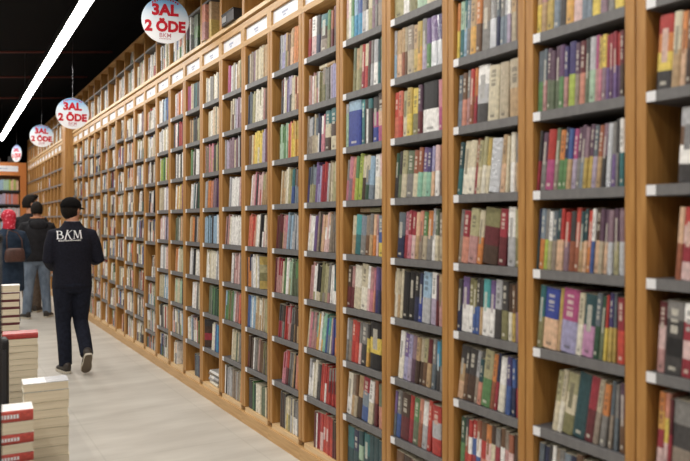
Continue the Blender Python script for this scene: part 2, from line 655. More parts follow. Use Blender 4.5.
def shelf(bay, row, off, sc, lean, hgt, spec, split=0.5, rec=REC, var=0.012, nofill=False):
    """spec: 'x0 colour x1 colour x2 ...' : pixel edges (zoomed by sc from column off) of the spines from left to right"""
    done.add((bay, row))
    tok = spec.split()
    plane = FRONT + rec
    lo = bay_near(bay) + SIDE + 0.002
    hi = bay_far(bay) - SIDE - 0.002
    z = LEVELS[row] + (bay_offs.get(bay, {}).get(row, 0) if row else 0) + 0.0022
    r = random.Random(bay * 100 + row)
    edge = float(tok[0])
    s_prev = min(hi, px_to_s(off + edge / sc, plane))
    items = []
    for i in range(1, len(tok), 2):
        c = tok[i]
        e = float(tok[i + 1])
        s_e = px_to_s(off + e / sc, plane)
        h = hgt
        num = 1
        if '@' in c:
            c, hh = c.split('@')
            h = float(hh)
        if '*' in c:
            c, nn = c.split('*')
            num = int(nn)
        s_e = max(s_e, lo + 0.001)
        if s_prev - s_e < 0.004:
            continue
        cl = c.split('/')
        wid = s_prev - s_e
        if bay >= 5 and wid > 0.036 and hgt <= 0.24 and '@' not in tok[i]:
            num = max(num, int(round(wid / r.uniform(0.019, 0.027))))
        cuts = [0.0] + sorted((q + r.uniform(-0.3, 0.3) * (num > 1)) / num for q in range(1, num)) + [1.0]
        if bay < 5:
            cuts = [q / num for q in range(num + 1)]
        for q in range(num):
            cc = cl
            if num > 1 and bay >= 5 and len(cl) > 1 and (bay > 6 or r.random() < 0.6):
                cc = [r.choice(cl)] if r.random() < 0.75 else ([r.choice(cl), r.choice(cl)] if r.random() < 0.6 else [r.choice(('white', 'cream', 'charcoal', 'silver'))])
            items.append((s_prev - wid * cuts[q + 1], s_prev - wid * cuts[q], cc, h + r.uniform(-var * (1 if bay < 5 else 2.2), var * 0.4)))
        s_prev = s_e
    la = R(lean * (1.7 if bay > 4 else 1.15))
    order = 0
    leans = [la * min(1.0, max(0.0, (q[0] - lo) / 0.10)) for q in items]
    leans = [min(g, math.asin(max(0.0, min(1.0, (q[0] - lo) / q[3])))) for g, q in zip(leans, items)] + [0.0]
    for i, (a, b_, bands, h) in enumerate(items):
        lean_here = leans[i]
        h = min(h, clear(bay, row))
        nxt = leans[i + 1] if i + 1 < len(items) else lean_here
        t = (b_ - a) * math.cos(lean_here) - 0.0008 - 1.02 * h * max(0.0, math.sin(lean_here) - math.sin(nxt))
        if t < 0.003:
            t = 0.003
        order += 1
        foil = 'foil' in bands
        put(bay, row, b_ - t / 2, z, t, h, min(0.16, h * 0.66), bands, lean_here, 0, rec + r.uniform(-0.003, 0.004), order, foil, split)
    s = items[-1][0] if items else lo
    while not nofill and s - lo > 0.03:            # the strip hidden behind the near post
        t = min(r.uniform(0.016, 0.03), s - lo - 0.002)
        if math.sin(la) * hgt > s - t - lo:
            break
        order += 1
        put(bay, row, s - t / 2, z, t - 0.0006, hgt - r.uniform(0, 0.02), 0.14, [r.choice(list(P)[:30])], la, 0, rec, order, False)
        s -= t


# bay 0, cut by the right edge
shelf(0, 6, 520, 4.04, 3, .235, '545 charcoal/yellow/orange/red 606 tan/cream 640 peach/orange 664 umber/brown 690 umber 730')
shelf(0, 5, 520, 4.04, 3, .235, '632 charcoal/white/brown/silver 700 black 730')
shelf(0, 4, 520, 4.04, 4, .235, '625 rust/peach 648 blush/crimson/blush/red 692 red 730')
shelf(0, 3, 520, 4.04, 3, .235, '548 rose/blush/maroon 580 charcoal/black/charcoal/grey 650 crimson/blush/crimson/white 694 maroon 730')
shelf(0, 2, 520, 4.04, 3, .235, '545 blush/crimson/amber/orange 572 blush/yellow/salmon 592 crimson/maroon 605 taupe/charcoal/grey 690 charcoal 730')
shelf(0, 7, 520, 4.04, 3, .235, '545 navy 580 brown 640 white 690 tan 730')
# bay 1
shelf(1, 7, 520, 4.04, 2, .23, '50 orange 62 yellow/tan 84 tan/rose 104 mustard/grey 130 steel/blue 156 charcoal/grey 184 amber/peach 214 blush/white 250 steel/violet*2 290 yellow/tan 324 mauve/grey 356 grey/slate 384 yellow/tan 420')
shelf(1, 6, 520, 4.04, 2, .232, '50 rose/plum 66 green/slate 90 rose/slate 105 moss/plum*3 154 green/purple 174 rose/indigo 190 lime/indigo 218 taupe/plum 235 salmon/maroon 258 moss/charcoal 274 mint/silver 300 rose/magenta 314 pink/mustard 328 mauve/yellow 346 violet/crimson 359 purple/crimson 374 violet/crimson 390 purple/red 403 umber/maroon 420')
shelf(1, 5, 520, 4.04, 5, .226, '55 crimson/charcoal 75 grey/plum 97 magenta/red 128 taupe/moss 146 green/orange 168 green/navy 182 tan/blue 200 lilac/magenta 218 grey/plum 234 steel/plum 250 mustard/mauve 266 mustard/plum 282 lilac/slate 300 tan/rust 320 charcoal/mauve 340 foil 364 violet/grey 384 grey/charcoal 398 teal/white 418')
shelf(1, 4, 520, 4.04, 4, .228, '58 petrol/navy 73 orange/steel 92 lime/grey 107 khaki/white 123 taupe/slate 141 peach/petrol 155 peach/red 169 mauve/red 190 rust/charcoal 212 rust/scarlet 232 tan/petrol 249 peach/petrol 262 orange/scarlet 278 blue/white 292 peach/umber 312 beige/plum 331 peach/plum 350 foil/mauve 374 khaki/plum 396 foil/mauve 418')
shelf(1, 3, 520, 4.04, 5, .235, '56 olive/teal 88 peach/royal 143 tan/mustard 160 lavender/magenta 222 ivory/cream 246 orchid/petrol 292 forest/slate 314 moss/forest 335 yellow/red 350 mustard/indigo 370 mustard/slate 388 scarlet/crimson 418')
shelf(1, 2, 520, 4.04, 8, .24, '126 cream/khaki 146 ivory/cream 164 olive/cream/khaki 206 petrol 256 maroon/crimson 290 taupe/beige 318 grey/orange@.225 350 taupe/slate 374 slate/grey 398 brown/plum 420')
shelf(1, 1, 520, 4.04, 4, .24, '62 navy/slate 85 steel/navy 103 charcoal 116 beige/white 130 tan/taupe 146 olive/grey 165 grey/steel 190 navy 212 umber/brown*4 300 charcoal/umber*5 418')
# bay 2
shelf(2, 8, 380, 4.04, 0, .24, '302 tan 330 navy 360 cream 400 grey 470 maroon 520 beige 565')
shelf(2, 7, 380, 4.04, 2, .25, '302 yellow/orange 320 teal/mint 338 sky/teal 349 grey/steel 362 amber/tan 386 brown/orange 406 grey/taupe 438 foil/grey 466 navy/slate 480 steel/grey 498 steel/silver 512 lilac/white 527 beige/tan 550 brown 566')
shelf(2, 6, 380, 4.04, 3, .238, '302 steel/slate 328 salmon/brown 345 rose/grey 358 rust/red 374 crimson/orange 386 charcoal/silver/white 432 cream 478 beige 520 tan/beige 566')
shelf(2, 5, 380, 4.04, 6, .235, '304 teal/petrol 326 ivory/cream*2 376 crimson/rust 388 cream/khaki 404 ivory/khaki 420 cream/mustard 436 foil 482 peach/tan 506 cream 522 white/ivory 546 tan/grey 566')
shelf(2, 4, 380, 4.04, 6, .24, '306 taupe/grey 326 salmon/crimson 352 rose/khaki 386 orange/cream 406 umber/maroon/olive 470 maroon/crimson 510 silver/white 546 olive/khaki 566')
shelf(2, 3, 380, 4.04, 3, .238, '304 navy/charcoal 326 white/violet 352 white/olive 370 blue/olive 384 blue/charcoal 399 tan/charcoal 410 white/turquoise 436 white/violet 458 charcoal/silver@.242 488 olive/charcoal 515 ivory/umber 532 mustard/brown 548 mauve/umber 566', .5)
shelf(2, 2, 380, 4.04, 7, .24, '300 peach/tan/charcoal 330 brown/charcoal 345 umber/charcoal 374 taupe/silver 388 salmon/petrol@.2 405 green/khaki 440 rust/orange 456 crimson/navy 470 ivory/white 504 blue/indigo 530 navy/blue 550 crimson/navy 566')
shelf(2, 1, 380, 4.04, 3, .235, '320 green/forest 338 red/rust/charcoal 352 scarlet/white/red 366 crimson/blue/red 384 blue/white/rust 402 salmon/red/brown 422 orange/blush/orange 442 rust/cream/umber 460 taupe/crimson/grey 478 salmon/white/brown 498 grey/rose/taupe 518 slate/blush/rust 540 umber 566')
# bay 3
shelf(3, 8, 380, 4.04, 0, .24, '44 khaki/moss 92 white/khaki 114 olive/khaki 150 mint/cream 190 cream/khaki 220 ivory/khaki 252')
shelf(3, 7, 380, 4.04, 1, .245, '46 sky/silver 64 peach/tan 84 rust/tan 96 brown/beige 106 beige/taupe 132 mustard/tan 150 amber/mustard 168 lilac/grey 186 green/violet 204 foil/violet 230 foil/indigo 252')
shelf(3, 6, 380, 4.04, 2, .235, '50 coral/scarlet 72 scarlet/coral 88 cream/khaki 106 yellow/mustard 126 olive/yellow 150 maroon/plum 168 white/black@.245 234 magenta/pink 252', .46)
shelf(3, 5, 380, 4.04, 5, .235, '46 charcoal/forest 68 moss/charcoal 80 cream/khaki 100 grey/moss 128 cream/rust 147 aqua/rust 164 mint/violet 182 aqua/indigo 204 peach/lavender 220 white/blush 240 brown/rust 252')
shelf(3, 4, 380, 4.04, 5, .235, '66 navy/slate 92 crimson/pink 108 pink/crimson 122 blush/crimson 138 tan/peach 152 taupe/salmon 166 beige/green 182 grey/orange 204 white/silver@.25 220 cream/moss 236 beige/taupe 252')
shelf(3, 3, 380, 4.04, 4, .242, '44 tan/ivory 56 ivory/cream 68 tan/beige 78 cream 88 black*2 132 navy/black 150 royal/navy 166 silver/sky 200 lilac/white 224 maroon/plum 236 rose/tan 252')
shelf(3, 2, 380, 4.04, 6, .235, '72 ivory/white 90 lavender/violet 108 lilac/lavender 122 plum/mauve 138 umber/tan 152 umber/beige 166 brown/khaki 182 tan/maroon 202 slate/grey 222 charcoal/cyan 240 grey/teal 252')
shelf(3, 1, 380, 4.04, 5, .238, '46 slate/violet 62 blue/grey 78 maroon/umber 110 crimson/red 126 moss/green 150 rust/salmon 164 silver/white 184 red/scarlet 208 red/silver/red 246 maroon 256')
shelf(3, 0, 380, 4.04, 3, .235, '60 orange/brown 90 tan/umber 120 rust/maroon 150 umber 190 brown/tan 250')
# bay 4
shelf(4, 8, 270, 5.3, 1, .25, '392 cream/blush 412 white/ivory 428 aqua/green 442 cyan/sky 460 cyan/blue 482 silver/grey 508 white/charcoal 520 khaki/cream 540 mauve/grey 556 grey/mauve 572 taupe/grey 604')
shelf(4, 7, 270, 5.3, 3, .245, '434 olive/moss 450 khaki/tan 465 olive/khaki 480 crimson/red 498 red/cream 515 umber/maroon 530 silver/grey 545 white/silver 570 teal/petrol 585 grey/moss 605')
shelf(4, 6, 270, 5.3, 1, .25, '390 mint/silver 414 royal/sky@.255 480 teal/turquoise 498 black/charcoal 508 white/black 518 charcoal/teal 540 royal/magenta/charcoal 570 magenta/peach/umber 604', .78)
shelf(4, 5, 270, 5.3, 6, .24, '392 pink/grey 412 mauve/pink 430 coral/salmon 446 lime/green 462 lime@.25 482 umber/cream 500 forest/steel/cream 520 steel/sky/sky 550 ivory/white 580 cream/blush 604')
shelf(4, 4, 270, 5.3, 5, .225, '428 tan/cream 446 teal/turquoise 474 grey/steel 500 brown/taupe 522 tan/grey 540 orange/peach 558 blush/rose 574 yellow/blue/steel 604')
shelf(4, 3, 270, 5.3, 5, .24, '402 maroon/umber 424 maroon/rose 440 cream/ivory 474 ivory/cream@.25 506 blush/white 520 pink/rose 538 salmon/pink 552 indigo/violet 570 navy/indigo 588 brown/mauve 604')
shelf(4, 2, 270, 5.3, 5, .238, '392 grey/silver 410 taupe/grey 426 red/scarlet 446 scarlet/red 464 blush/grey 476 charcoal/grey 504 amber/yellow/charcoal 526 black/yellow/black@.25 588 yellow/mustard 604')
shelf(4, 1, 270, 5.3, 6, .24, '400 white/ivory 426 tan/taupe 442 beige/brown 456 umber/tan 480 blue/steel/crimson 516 cream/white 546 maroon/rust 572 salmon/moss 604')
shelf(4, 0, 270, 5.3, 2, .24, '404 petrol/teal 440 petrol/navy 468 forest/mint/petrol 490 petrol/teal 520 petrol*3 604')
# bay 5
shelf(5, 8, 270, 5.3, 2, .245, '200 crimson/rust 214 blush/white 240 navy/charcoal 262 taupe/umber/teal 300 olive/green 318 maroon/rust 334 umber/maroon 352')
shelf(5, 7, 270, 5.3, 1, .20, '205 rose/taupe 220 mauve/rose 235 rose/grey 260 olive/taupe 290 moss/grey 320 lavender/lilac 352')
shelf(5, 6, 270, 5.3, 2, .24, '194 taupe/silver 222 beige/slate 250 white/navy 266 pink/white/black 286 umber/cream/teal@.25 320 cream/umber/teal@.25 352', .5)
shelf(5, 5, 270, 5.3, 4, .24, '180 indigo/navy 206 khaki/slate 222 olive/steel 236 lavender/violet 266 crimson/red 308 cream/beige 330 khaki/cream 352')
shelf(5, 4, 270, 5.3, 5, .24, '182 white/blush 204 ivory/white 226 violet/purple 246 taupe/charcoal 262 tan/rose 272 blush/white/peach 310 taupe/grey 330 grey/taupe 352')
shelf(5, 3, 270, 5.3, 5, .238, '206 rose/grey 226 khaki/white 242 cream/black 262 grey/olive 282 taupe/khaki 300 rose/grey 324 white/teal/petrol 352', .25)
shelf(5, 2, 270, 5.3, 6, .24, '192 crimson/pink 214 rose/grey 238 amber/aqua/mint 274 blue/aqua 296 steel/turquoise 310 ivory/cream 320 royal/violet 340 orange/blue 352')
shelf(5, 1, 270, 5.3, 4, .24, '202 silver/white 222 ivory/cream 242 charcoal/grey 264 scarlet/red 286 white/red 304 red/maroon/grey 350')
shelf(5, 0, 270, 5.3, 2, .24, '230 crimson/maroon 246 red/crimson 262 blush/red 276 scarlet/blush/scarlet 304 scarlet/red 330 maroon/umber 348')
# bay 6
shelf(6, 8, 270, 5.3, 2, .24, '45 lilac/white 62 silver/lavender 78 olive/tan 88 tan/brown 102 peach/tan 122 tan/orange 148')
shelf(6, 7, 270, 5.3, 2, .24, '55 black/maroon 70 cream/umber 85 violet/lavender 98 charcoal/lilac 112 orange/cream 130 peach/rust 148')
shelf(6, 6, 270, 5.3, 1, .24, '50 mint/green 72 green/mint 96 coral/pink 112 yellow/amber 132 amber/mustard 150')
shelf(6, 5, 270, 5.3, 4, .24, '50 cream/tan 66 tan/beige 78 ivory/cream 92 khaki/olive 110 blue/teal 126 steel/brown 148')
shelf(6, 4, 270, 5.3, 5, .24, '30 umber/maroon 60 tan/rose 74 rose/pink 86 steel/sky 112 silver/steel 148')
shelf(6, 3, 270, 5.3, 4, .24, '20 maroon/rose 40 rose/crimson 60 green/moss 80 mint/white 96 khaki/mint 112 cream/moss 130 moss/green 148')
shelf(6, 2, 270, 5.3, 5, .24, '40 crimson/charcoal 58 grey/umber 76 red/pink 90 rose/crimson 104 charcoal/grey 124 tan/umber 148')
shelf(6, 1, 270, 5.3, 6, .24, '60 crimson/pink 78 maroon/red 90 charcoal/grey 114 orange/tan 130 orange/salmon 148')
shelf(6, 0, 270, 5.3, 2, .24, '50 umber/charcoal 78 cream/yellow 92 khaki/cream 106 silver/grey 122 white/grey 148')
# bay 7
shelf(7, 8, 200, 4.61, 1, .24, '214 beige/grey 230 taupe/beige 245 mauve/plum 255 cream/beige 274 ivory/cream 290 brown/tan 316')
shelf(7, 7, 200, 4.61, 2, .24, '216 navy/slate 240 olive/khaki 252 cream/ivory 272 ivory/khaki 290 rose/brown 316')
shelf(7, 6, 190, 4.61, 2, .24, '270 umber/brown 288 yellow/amber 304 cream/yellow 330 violet/lilac 345 maroon 358')
shelf(7, 5, 190, 4.61, 5, .24, '278 blush/white 296 crimson/pink 312 red/blush 330 tan/khaki 358')
shelf(7, 4, 190, 4.61, 5, .24, '268 red/coral 284 scarlet/salmon 300 white/ivory 318 black/white 334 ivory/blush 358')
shelf(7, 3, 190, 4.61, 0, .24, '264 navy/orange 282 white/silver 300 ivory/cream 314', nofill=True)
shelf(7, 2, 190, 4.61, 3, .24, '258 teal/blue 276 sky/silver 300 cream/tan 318 tan/ivory 334 beige/khaki 354')
shelf(7, 1, 190, 4.61, 4, .24, '256 maroon/umber 272 umber/crimson 290 grey/taupe 310 rose/brown 330 olive/taupe 354')
shelf(7, 0, 190, 4.61, 1, .22, '268 charcoal 285 forest/green 303 ivory/cream 322 cream/moss 352')
# bay 8
shelf(8, 8, 200, 4.61, 2, .22, '128 magenta/grey 140 silver/grey 152 beige/grey 168 cream/tan 184 tan/khaki 196')
shelf(8, 7, 190, 4.61, 2, .24, '184 cream/brown 204 silver/lilac 220 white/mauve 238')
shelf(8, 6, 190, 4.61, 1, .24, '156 lilac/grey 180 mauve/slate 214 umber/maroon 238')
shelf(8, 5, 190, 4.61, 4, .24, '178 white/silver 200 grey/white 226 red/blush 238')
shelf(8, 4, 190, 4.61, 5, .24, '160 rose/brown 178 white/ivory 200 silver/white 220 white/charcoal/white 238')
shelf(8, 3, 190, 4.61, 4, .24, '186 white/silver 202 blush/rose 216 grey/blush 238')
shelf(8, 2, 190, 4.61, 5, .24, '156 green/sky 176 olive/moss 190 green/forest 206 salmon/rose 222 red/coral 238')
shelf(8, 1, 190, 4.61, 4, .24, '188 ivory/cream 208 moss/khaki 222 grey 234')
shelf(8, 0, 190, 4.61, 2, .235, '152 charcoal/white 172 silver/grey 190 brown/taupe 226')
# bay 9
shelf(9, 8, 200, 4.61, 1, .22, '24 ivory/cream 46 cream/grey 66 grey/ivory 96')
shelf(9, 7, 190, 4.61, 1, .24, '84 cream/ivory 108 peach/cream 138')
shelf(9, 6, 190, 4.61, 1, .24, '66 moss/rose 86 tan/pink 108 charcoal 118 lime/khaki 138')
shelf(9, 5, 190, 4.61, 4, .24, '64 silver/grey 80 orange/salmon 104 mauve/purple 138')
shelf(9, 4, 190, 4.61, 2, .24, '66 petrol/sky/sky 124 white 138')
shelf(9, 3, 190, 4.61, 4, .24, '74 cream/white 94 silver/ivory 116 white/silver 138')
shelf(9, 2, 190, 4.61, 3, .24, '84 moss/grey 98 forest/green 132')
shelf(9, 1, 190, 4.61, 4, .24, '100 white/ivory 112 blue/cyan 132')
shelf(10, 0, 130, 4.61, 0, .2, '297 slate/navy 322', nofill=True)
done.add((9, 0))
# bay 10
shelf(10, 8, 130, 5.76, 1, .24, '330 magenta/purple 350 mint/cream 364 petrol/teal 382 grey/charcoal 404')
shelf(10, 7, 130, 5.76, 1, .22, '342 tan/brown 366 forest/charcoal 384 olive/khaki 406')
shelf(10, 6, 130, 5.76, 2, .24, '346 umber/green 374 white/black/white 408')
shelf(10, 5, 130, 5.76, 5, .24, '348 silver/white 368 charcoal/teal 384 teal/forest 406')
shelf(10, 4, 130, 5.76, 4, .24, '340 tan/orange 368 charcoal 382 peach/tan 406')
shelf(10, 3, 130, 5.76, 4, .24, '340 white/silver 362 black 374 ivory/white 406')
shelf(10, 2, 130, 5.76, 4, .24, '356 white/blush 380 grey/white 406')
# bay 11
shelf(11, 8, 130, 5.76, 1, .24, '258 white/blush 280 red/orange 310')
shelf(11, 7, 130, 5.76, 1, .24, '250 white/pink 280 red/crimson 308')
shelf(11, 6, 130, 5.76, 1, .24, '258 white/charcoal/white 284 ivory/black/white 312')
shelf(11, 5, 130, 5.76, 4, .24, '258 amber/white 282 yellow/rose 312')
shelf(11, 4, 130, 5.76, 3, .24, '262 moss/grey 288 tan/peach 312')
shelf(11, 3, 130, 5.76, 4, .24, '258 peach/orange 278 mint/cream 312')
shelf(11, 2, 130, 5.76, 4, .24, '256 mint/cream 298 charcoal 312')
# bay 12
shelf(12, 8, 130, 5.76, 1, .24, '164 white 188 sky/silver 206 blue/grey 228')
shelf(12, 7, 130, 5.76, 1, .24, '168 white/silver 190 cream/white 226')
shelf(12, 6, 130, 5.76, 1, .24, '174 green/lime 196 red/lime/forest 228')
shelf(12, 5, 130, 5.76, 3, .24, '164 cream/beige 194 lilac/white 228')
shelf(12, 4, 130, 5.76, 3, .24, '172 blush/white 200 white/lilac 228')
shelf(12, 3, 130, 5.76, 3, .24, '172 white/silver 204 peach/blush 228')
shelf(12, 2, 130, 5.76, 3, .24, '168 cream/khaki 194 sky/white 228')

# remaining shelves of the far bays and their upper cases: filled from a palette of what is seen there, plus black books standing for shaded gaps
SOFT = ['white'] * 13 + ['ivory'] * 6 + ['cream'] * 5 + ['silver'] * 4 + ['grey', 'beige', 'beige', 'tan', 'peach', 'blush', 'sky', 'steel', 'charcoal', 'charcoal', 'black', 'black',
        'black', 'navy', 'maroon', 'red', 'orange', 'green', 'teal', 'blue', 'salmon', 'khaki', 'mauve', 'umber', 'crimson']


def fill(bay, row, y0, y1, z, r, dens=1.0, maxh=0.245, kind='shelf', rec=REC):
    s = y1 - r.uniform(0.0, 0.03 if dens >= 0.8 else 0.2)
    la = R(r.choice((0, 3, 5, 7, 9)))
    end = y0 + 0.03 + (1 - dens) * r.uniform(0.1, 0.3)
    order = 0
    while s > end + 0.012:
        t = r.choice((0.011, 0.014, 0.018, 0.022, 0.028, 0.034))
        if s - t < end:
            break
        h = maxh - r.uniform(0, 0.045)
        c = [r.choice(SOFT)]
        if r.random() < 0.5:
            c.append(r.choice(SOFT))
        order += 1
        lean = la * min(1.0, max(0.0, (s - t - y0) / 0.14))
        lean = min(lean, math.asin(max(0.0, min(1.0, (s - t - y0) / h))))
        put(bay, row, s - t / 2, z, t - 0.0008, h, 0.145, c, lean, 0, rec + r.uniform(-.006, .006), order, False, 0.5, None, kind)
        nxt = la * min(1.0, max(0.0, (s - 2.3 * t - y0) / 0.14))
        s -= t / math.cos(lean) + maxh * max(0.0, math.sin(lean) - math.sin(nxt))


for k in range(-1, LASTBAY + 1):
    for row in range(9):
        if (k, row) in done:
            continue
        if k < 0 and row not in (2, 3, 4, 5, 6):
            continue
        r = random.Random(k * 31 + row)
        z = LEVELS[row] + bay_offs.get(k, {}).get(row, 0) + 0.0022
        fill(k, row, bay_near(k) + SIDE + 0.004, bay_far(k) - SIDE - 0.004, z, r, r.choice((1, 1, 0.9, 0.6)) if row else r.choice((1, .6, .3)), min(0.24, clear(k, row)))
for i in range(NFAR):
    for row in range(9):
        r = random.Random(900 + i * 31 + row)
        if r.random() < (0.30 if row > 3 else 0.5):
            y = FAR0 + BAY * i
            fill(40 + i, row, y + SIDE + 0.004, y + BAY - SIDE - 0.004, LEVELS[row] + 0.0022, r, 0.5, 0.22)
for k in list(range(5, LASTBAY + 1)) + [40 + i for i in range(NFAR)]:
    y = bay_near(k) if k < 40 else FAR0 + BAY * (k - 40)
    r = random.Random(500 + k)
    if k in (7, 8, 9, 10):
        continue
    dens = r.choice((1, 1, 1, 0.7))
    fill(k, 10, y + 0.026, y + BAY - 0.028, UP0 + 0.0305, r, dens, 0.29, 'upper', 0.03)
    if r.random() < 0.6:
        fill(k, 11, y + 0.026, y + BAY - 0.028, UPRAIL + 0.0225, r, 0.9, 0.19, 'upper', 0.06)


# ---- which books stand alone: the ones that show largest
def project(p):
    x = p[0] * CT - p[1] * ST
    z = p[0] * ST + p[1] * CT
    return 345 + F * x / z, HORIZON - F * (p[2] - EYE) / z


def shown(bk):
    X = FRONT + bk['rec']
    x0, yb = project((X, bk['s'] + bk['t'] / 2, bk['z']))
    x1, _ = project((X, bk['s'] - bk['t'] / 2, bk['z']))
    _, yt = project((X, bk['s'], bk['z'] + bk['h']))
    kk = bk['bay']
    near = bay_near(kk) if kk < 40 else FAR0 + BAY * (kk - 40)
    edge, _ = project((FRONT, near + SIDE, bk['z']))
    x1 = min(x1, edge, 690)
    yt, yb = max(yt, 0), min(yb, 461)
    return max(0, x1 - x0) * max(0, yb - yt)


for bk in ALL:
    bk['area'] = shown(bk)
N_ALONE = 262
cand = [bk for bk in ALL if bk['bay'] < 40 and bk['kind'] == 'shelf' and bk['area'] > 0]
cand.sort(key=lambda q: -q['area'])
alone = set(id(q) for q in cand[:N_ALONE])
print('books', len(ALL), 'alone cutoff area', cand[N_ALONE - 1]['area'])

BAYNAME = {0: 'bookcase cut by right edge', 1: 'second bookcase from right', 2: 'third bookcase from right', 3: 'fourth bookcase from right',
           4: 'fifth bookcase from right', 5: 'sixth bookcase from right', 6: 'seventh bookcase from right', 7: 'eighth bookcase from right',
           8: 'ninth bookcase from right', 9: 'tenth bookcase from right', 10: 'eleventh bookcase from right'}
for _k in range(11, 24):
    BAYNAME[_k] = f'{ORD[_k]} bookcase from right'
TOPROW = {0: 6, 1: 7, 2: 7, 3: 8, 4: 8}


def words_of(bands, foil):
    if foil:
        return 'shiny foil-wrapped book'
    bands = list(dict.fromkeys(bands))
    if len(bands) == 1:
        return f'{bands[0]} book'
    return f'{bands[-1]} and {bands[0]} book'


def matrix_of(bk):
    la = bk['lean']
    lift = bk['t'] / 2 * math.sin(la)
    M = Matrix.Translation((FRONT + bk['rec'], bk['s'], bk['z'] + lift)) @ Matrix.Rotation(bk['yaw'], 4, 'Z') @ Matrix.Rotation(la, 4, 'X')
    return M


def solo(bk, label, group, foil=False, name='book'):
    r = random.Random(int(bk['s'] * 1e4) + int(bk['z'] * 1e3))
    big = bk['t'] > 0.012
    mb = book_mb(bk['t'], bk['h'], bk['d'], bk['bands'], r, not foil and big and not bk.get('plain'), bk['split'])
    o = mb.build(name, FOIL if foil else BOOKM)
    o.matrix_world = matrix_of(bk)
    tag(o, label, 'book', group)
    p = pages_mb(bk['t'], bk['h'], bk['d']).build('page_block', PAGES, o)
    return o


stuff = MB()
stuff_pages = 0
for bk in ALL:
    if id(bk) in alone:
        n_top = TOPROW.get(bk['bay'], 8) - bk['row'] + 1
        if n_top < 1:
            n_top = 1
        lab = f"{words_of(bk['bands'], bk['foil'])}, {ordinal(bk['order'])} from left on {ordinal(n_top)} shelf down, {BAYNAME[bk['bay']]}"
        solo(bk, lab, f"books in the {BAYNAME[bk['bay']]}", bk['foil'])
    else:
        r = random.Random(int(bk['s'] * 1e4) + int(bk['z'] * 1e3))
        M = matrix_of(bk)
        t, h, d = bk['t'], bk['h'], bk['d']
        cols = [tint(PLIN[q], r, 0.06) for q in bk['bands']]
        nb = len(cols)
        zs = [0] + ([bk['split'] * h] if nb == 2 else [h * (i + 1) / nb for i in range(nb - 1)]) + [h]
        base = len(stuff.v)
        bul = min(0.003, t * .15)
        prof = [(d, -t / 2), (bul, -t / 2), (0, -t * .25), (0, t * .25), (bul, t / 2), (d, t / 2)]
        for z in zs:
            stuff.v += [tuple(M @ Vector((x, y, z))) for x, y in prof]
        for i in range(nb):
            for j in range(5):
                a0 = base + i * 6 + j
                stuff.f.append((a0 + 1, a0, a0 + 6, a0 + 7))
                cc = cols[i]
                stuff.c.append(cc)
            a0 = base + i * 6
            stuff.f.append((a0, a0 + 5, a0 + 11, a0 + 6))
            stuff.c.append(PLIN['ivory'])
        stuff.f.append(tuple(base + j for j in range(6)))
        stuff.c.append(cols[0])
        tp = base + nb * 6
        stuff.f.append(tuple(tp + 5 - j for j in range(6)))
        stuff.c.append(PLIN['cream'])
so = stuff.build('shelved_books', BOOKM)
tag(so, 'smaller books filling the farther shelves of the long wall bookcases', 'books', None, 'stuff')


# ---- special books: turned cover-out, lying flat, big volumes up top
def cover_book(px, z_cam_plane, row, t, h, w, bands, yaw, label, bay, dz=0.0):
    """a book turned so that its front cover shows"""
    X = FRONT + z_cam_plane
    s = px_to_s(px, X)
    z = LEVELS[row] + 0.0026 + dz
    r = random.Random(int(px))
    o = book_mb(t, h, w, bands, r, False).build('book', BOOKM)
    o.matrix_world = Matrix.Translation((X, s, z)) @ Matrix.Rotation(yaw, 4, 'Z')
    tag(o, label, 'book', 'books turned with the cover out')
    pages_mb(t, h, w).build('page_block', PAGES, o)
    return o


cover_book(259.9, 0.014, 3, .02, .232, .15, ['mustard', 'olive', 'khaki', 'mustard'], R(-50), 'yellowish book turned cover-out at the front edge of a shelf', 7)
cover_book(205.0, 0.014, 1, .022, .24, .17, ['umber', 'crimson', 'umber', 'charcoal'], R(-48), 'dark red and black book turned cover-out low in the wall', 9)
# books lying flat
def flat_book(px, row, dz, t, h, w, bands, yaw, label, rec=0.04, lev=None):
    X = FRONT + rec
    s = px_to_s(px, X)
    z = (LEVELS[row] if lev is None else lev) + 0.0026 + dz
    r = random.Random(int(px * 10))
    o = book_mb(t, h, w, bands, r, False).build('book', BOOKM)
    o.matrix_world = Matrix.Translation((X, s + h / 2, z + t / 2)) @ Matrix.Rotation(yaw, 4, 'Z') @ Matrix.Rotation(PI / 2, 4, 'X')
    tag(o, label, 'book', 'books lying flat')
    pages_mb(t, h, w).build('page_block', PAGES, o)
    return o


for i in range(5):
    flat_book(214 - (i % 2), 0, 0.0225 * i, .022, .22, .15, [['ivory'], ['silver', 'grey'], ['white', 'silver'], ['taupe', 'grey'], ['white']][i], R((-3, 2, -1, 3, 0)[i]),
              f"pale book lying flat, {['lowest', 'second', 'third', 'fourth', 'topmost'][i]} of the pile on the bottom shelf", 0.03)
flat_book(327, 7, 0.2065, .026, .19, .135, ['cream', 'tan'], R(0), 'cream book lying flat across the tops of upright books, sixth bookcase', 0.03)
flat_book(370, 4, 0.232, .026, .2, .135, ['tan', 'khaki'], R(0), 'tan book lying flat on top of upright books, fifth bookcase', 0.04)

# big items in the upper cases near the first sign
def upper_book(px, t, h, d, bands, label, rec=0.02, mat=None):
    X = FRONT + rec
    s = px_to_s(px, X)
    r = random.Random(int(px))
    o = book_mb(t, h, d, bands, r, False).build('book', mat or BOOKM)
    o.location = (X, s, UP0 + 0.0306)
    tag(o, label, 'book', 'big books in the upper bookcases')
    pages_mb(t, h, d).build('page_block', PAGES, o)
    return o


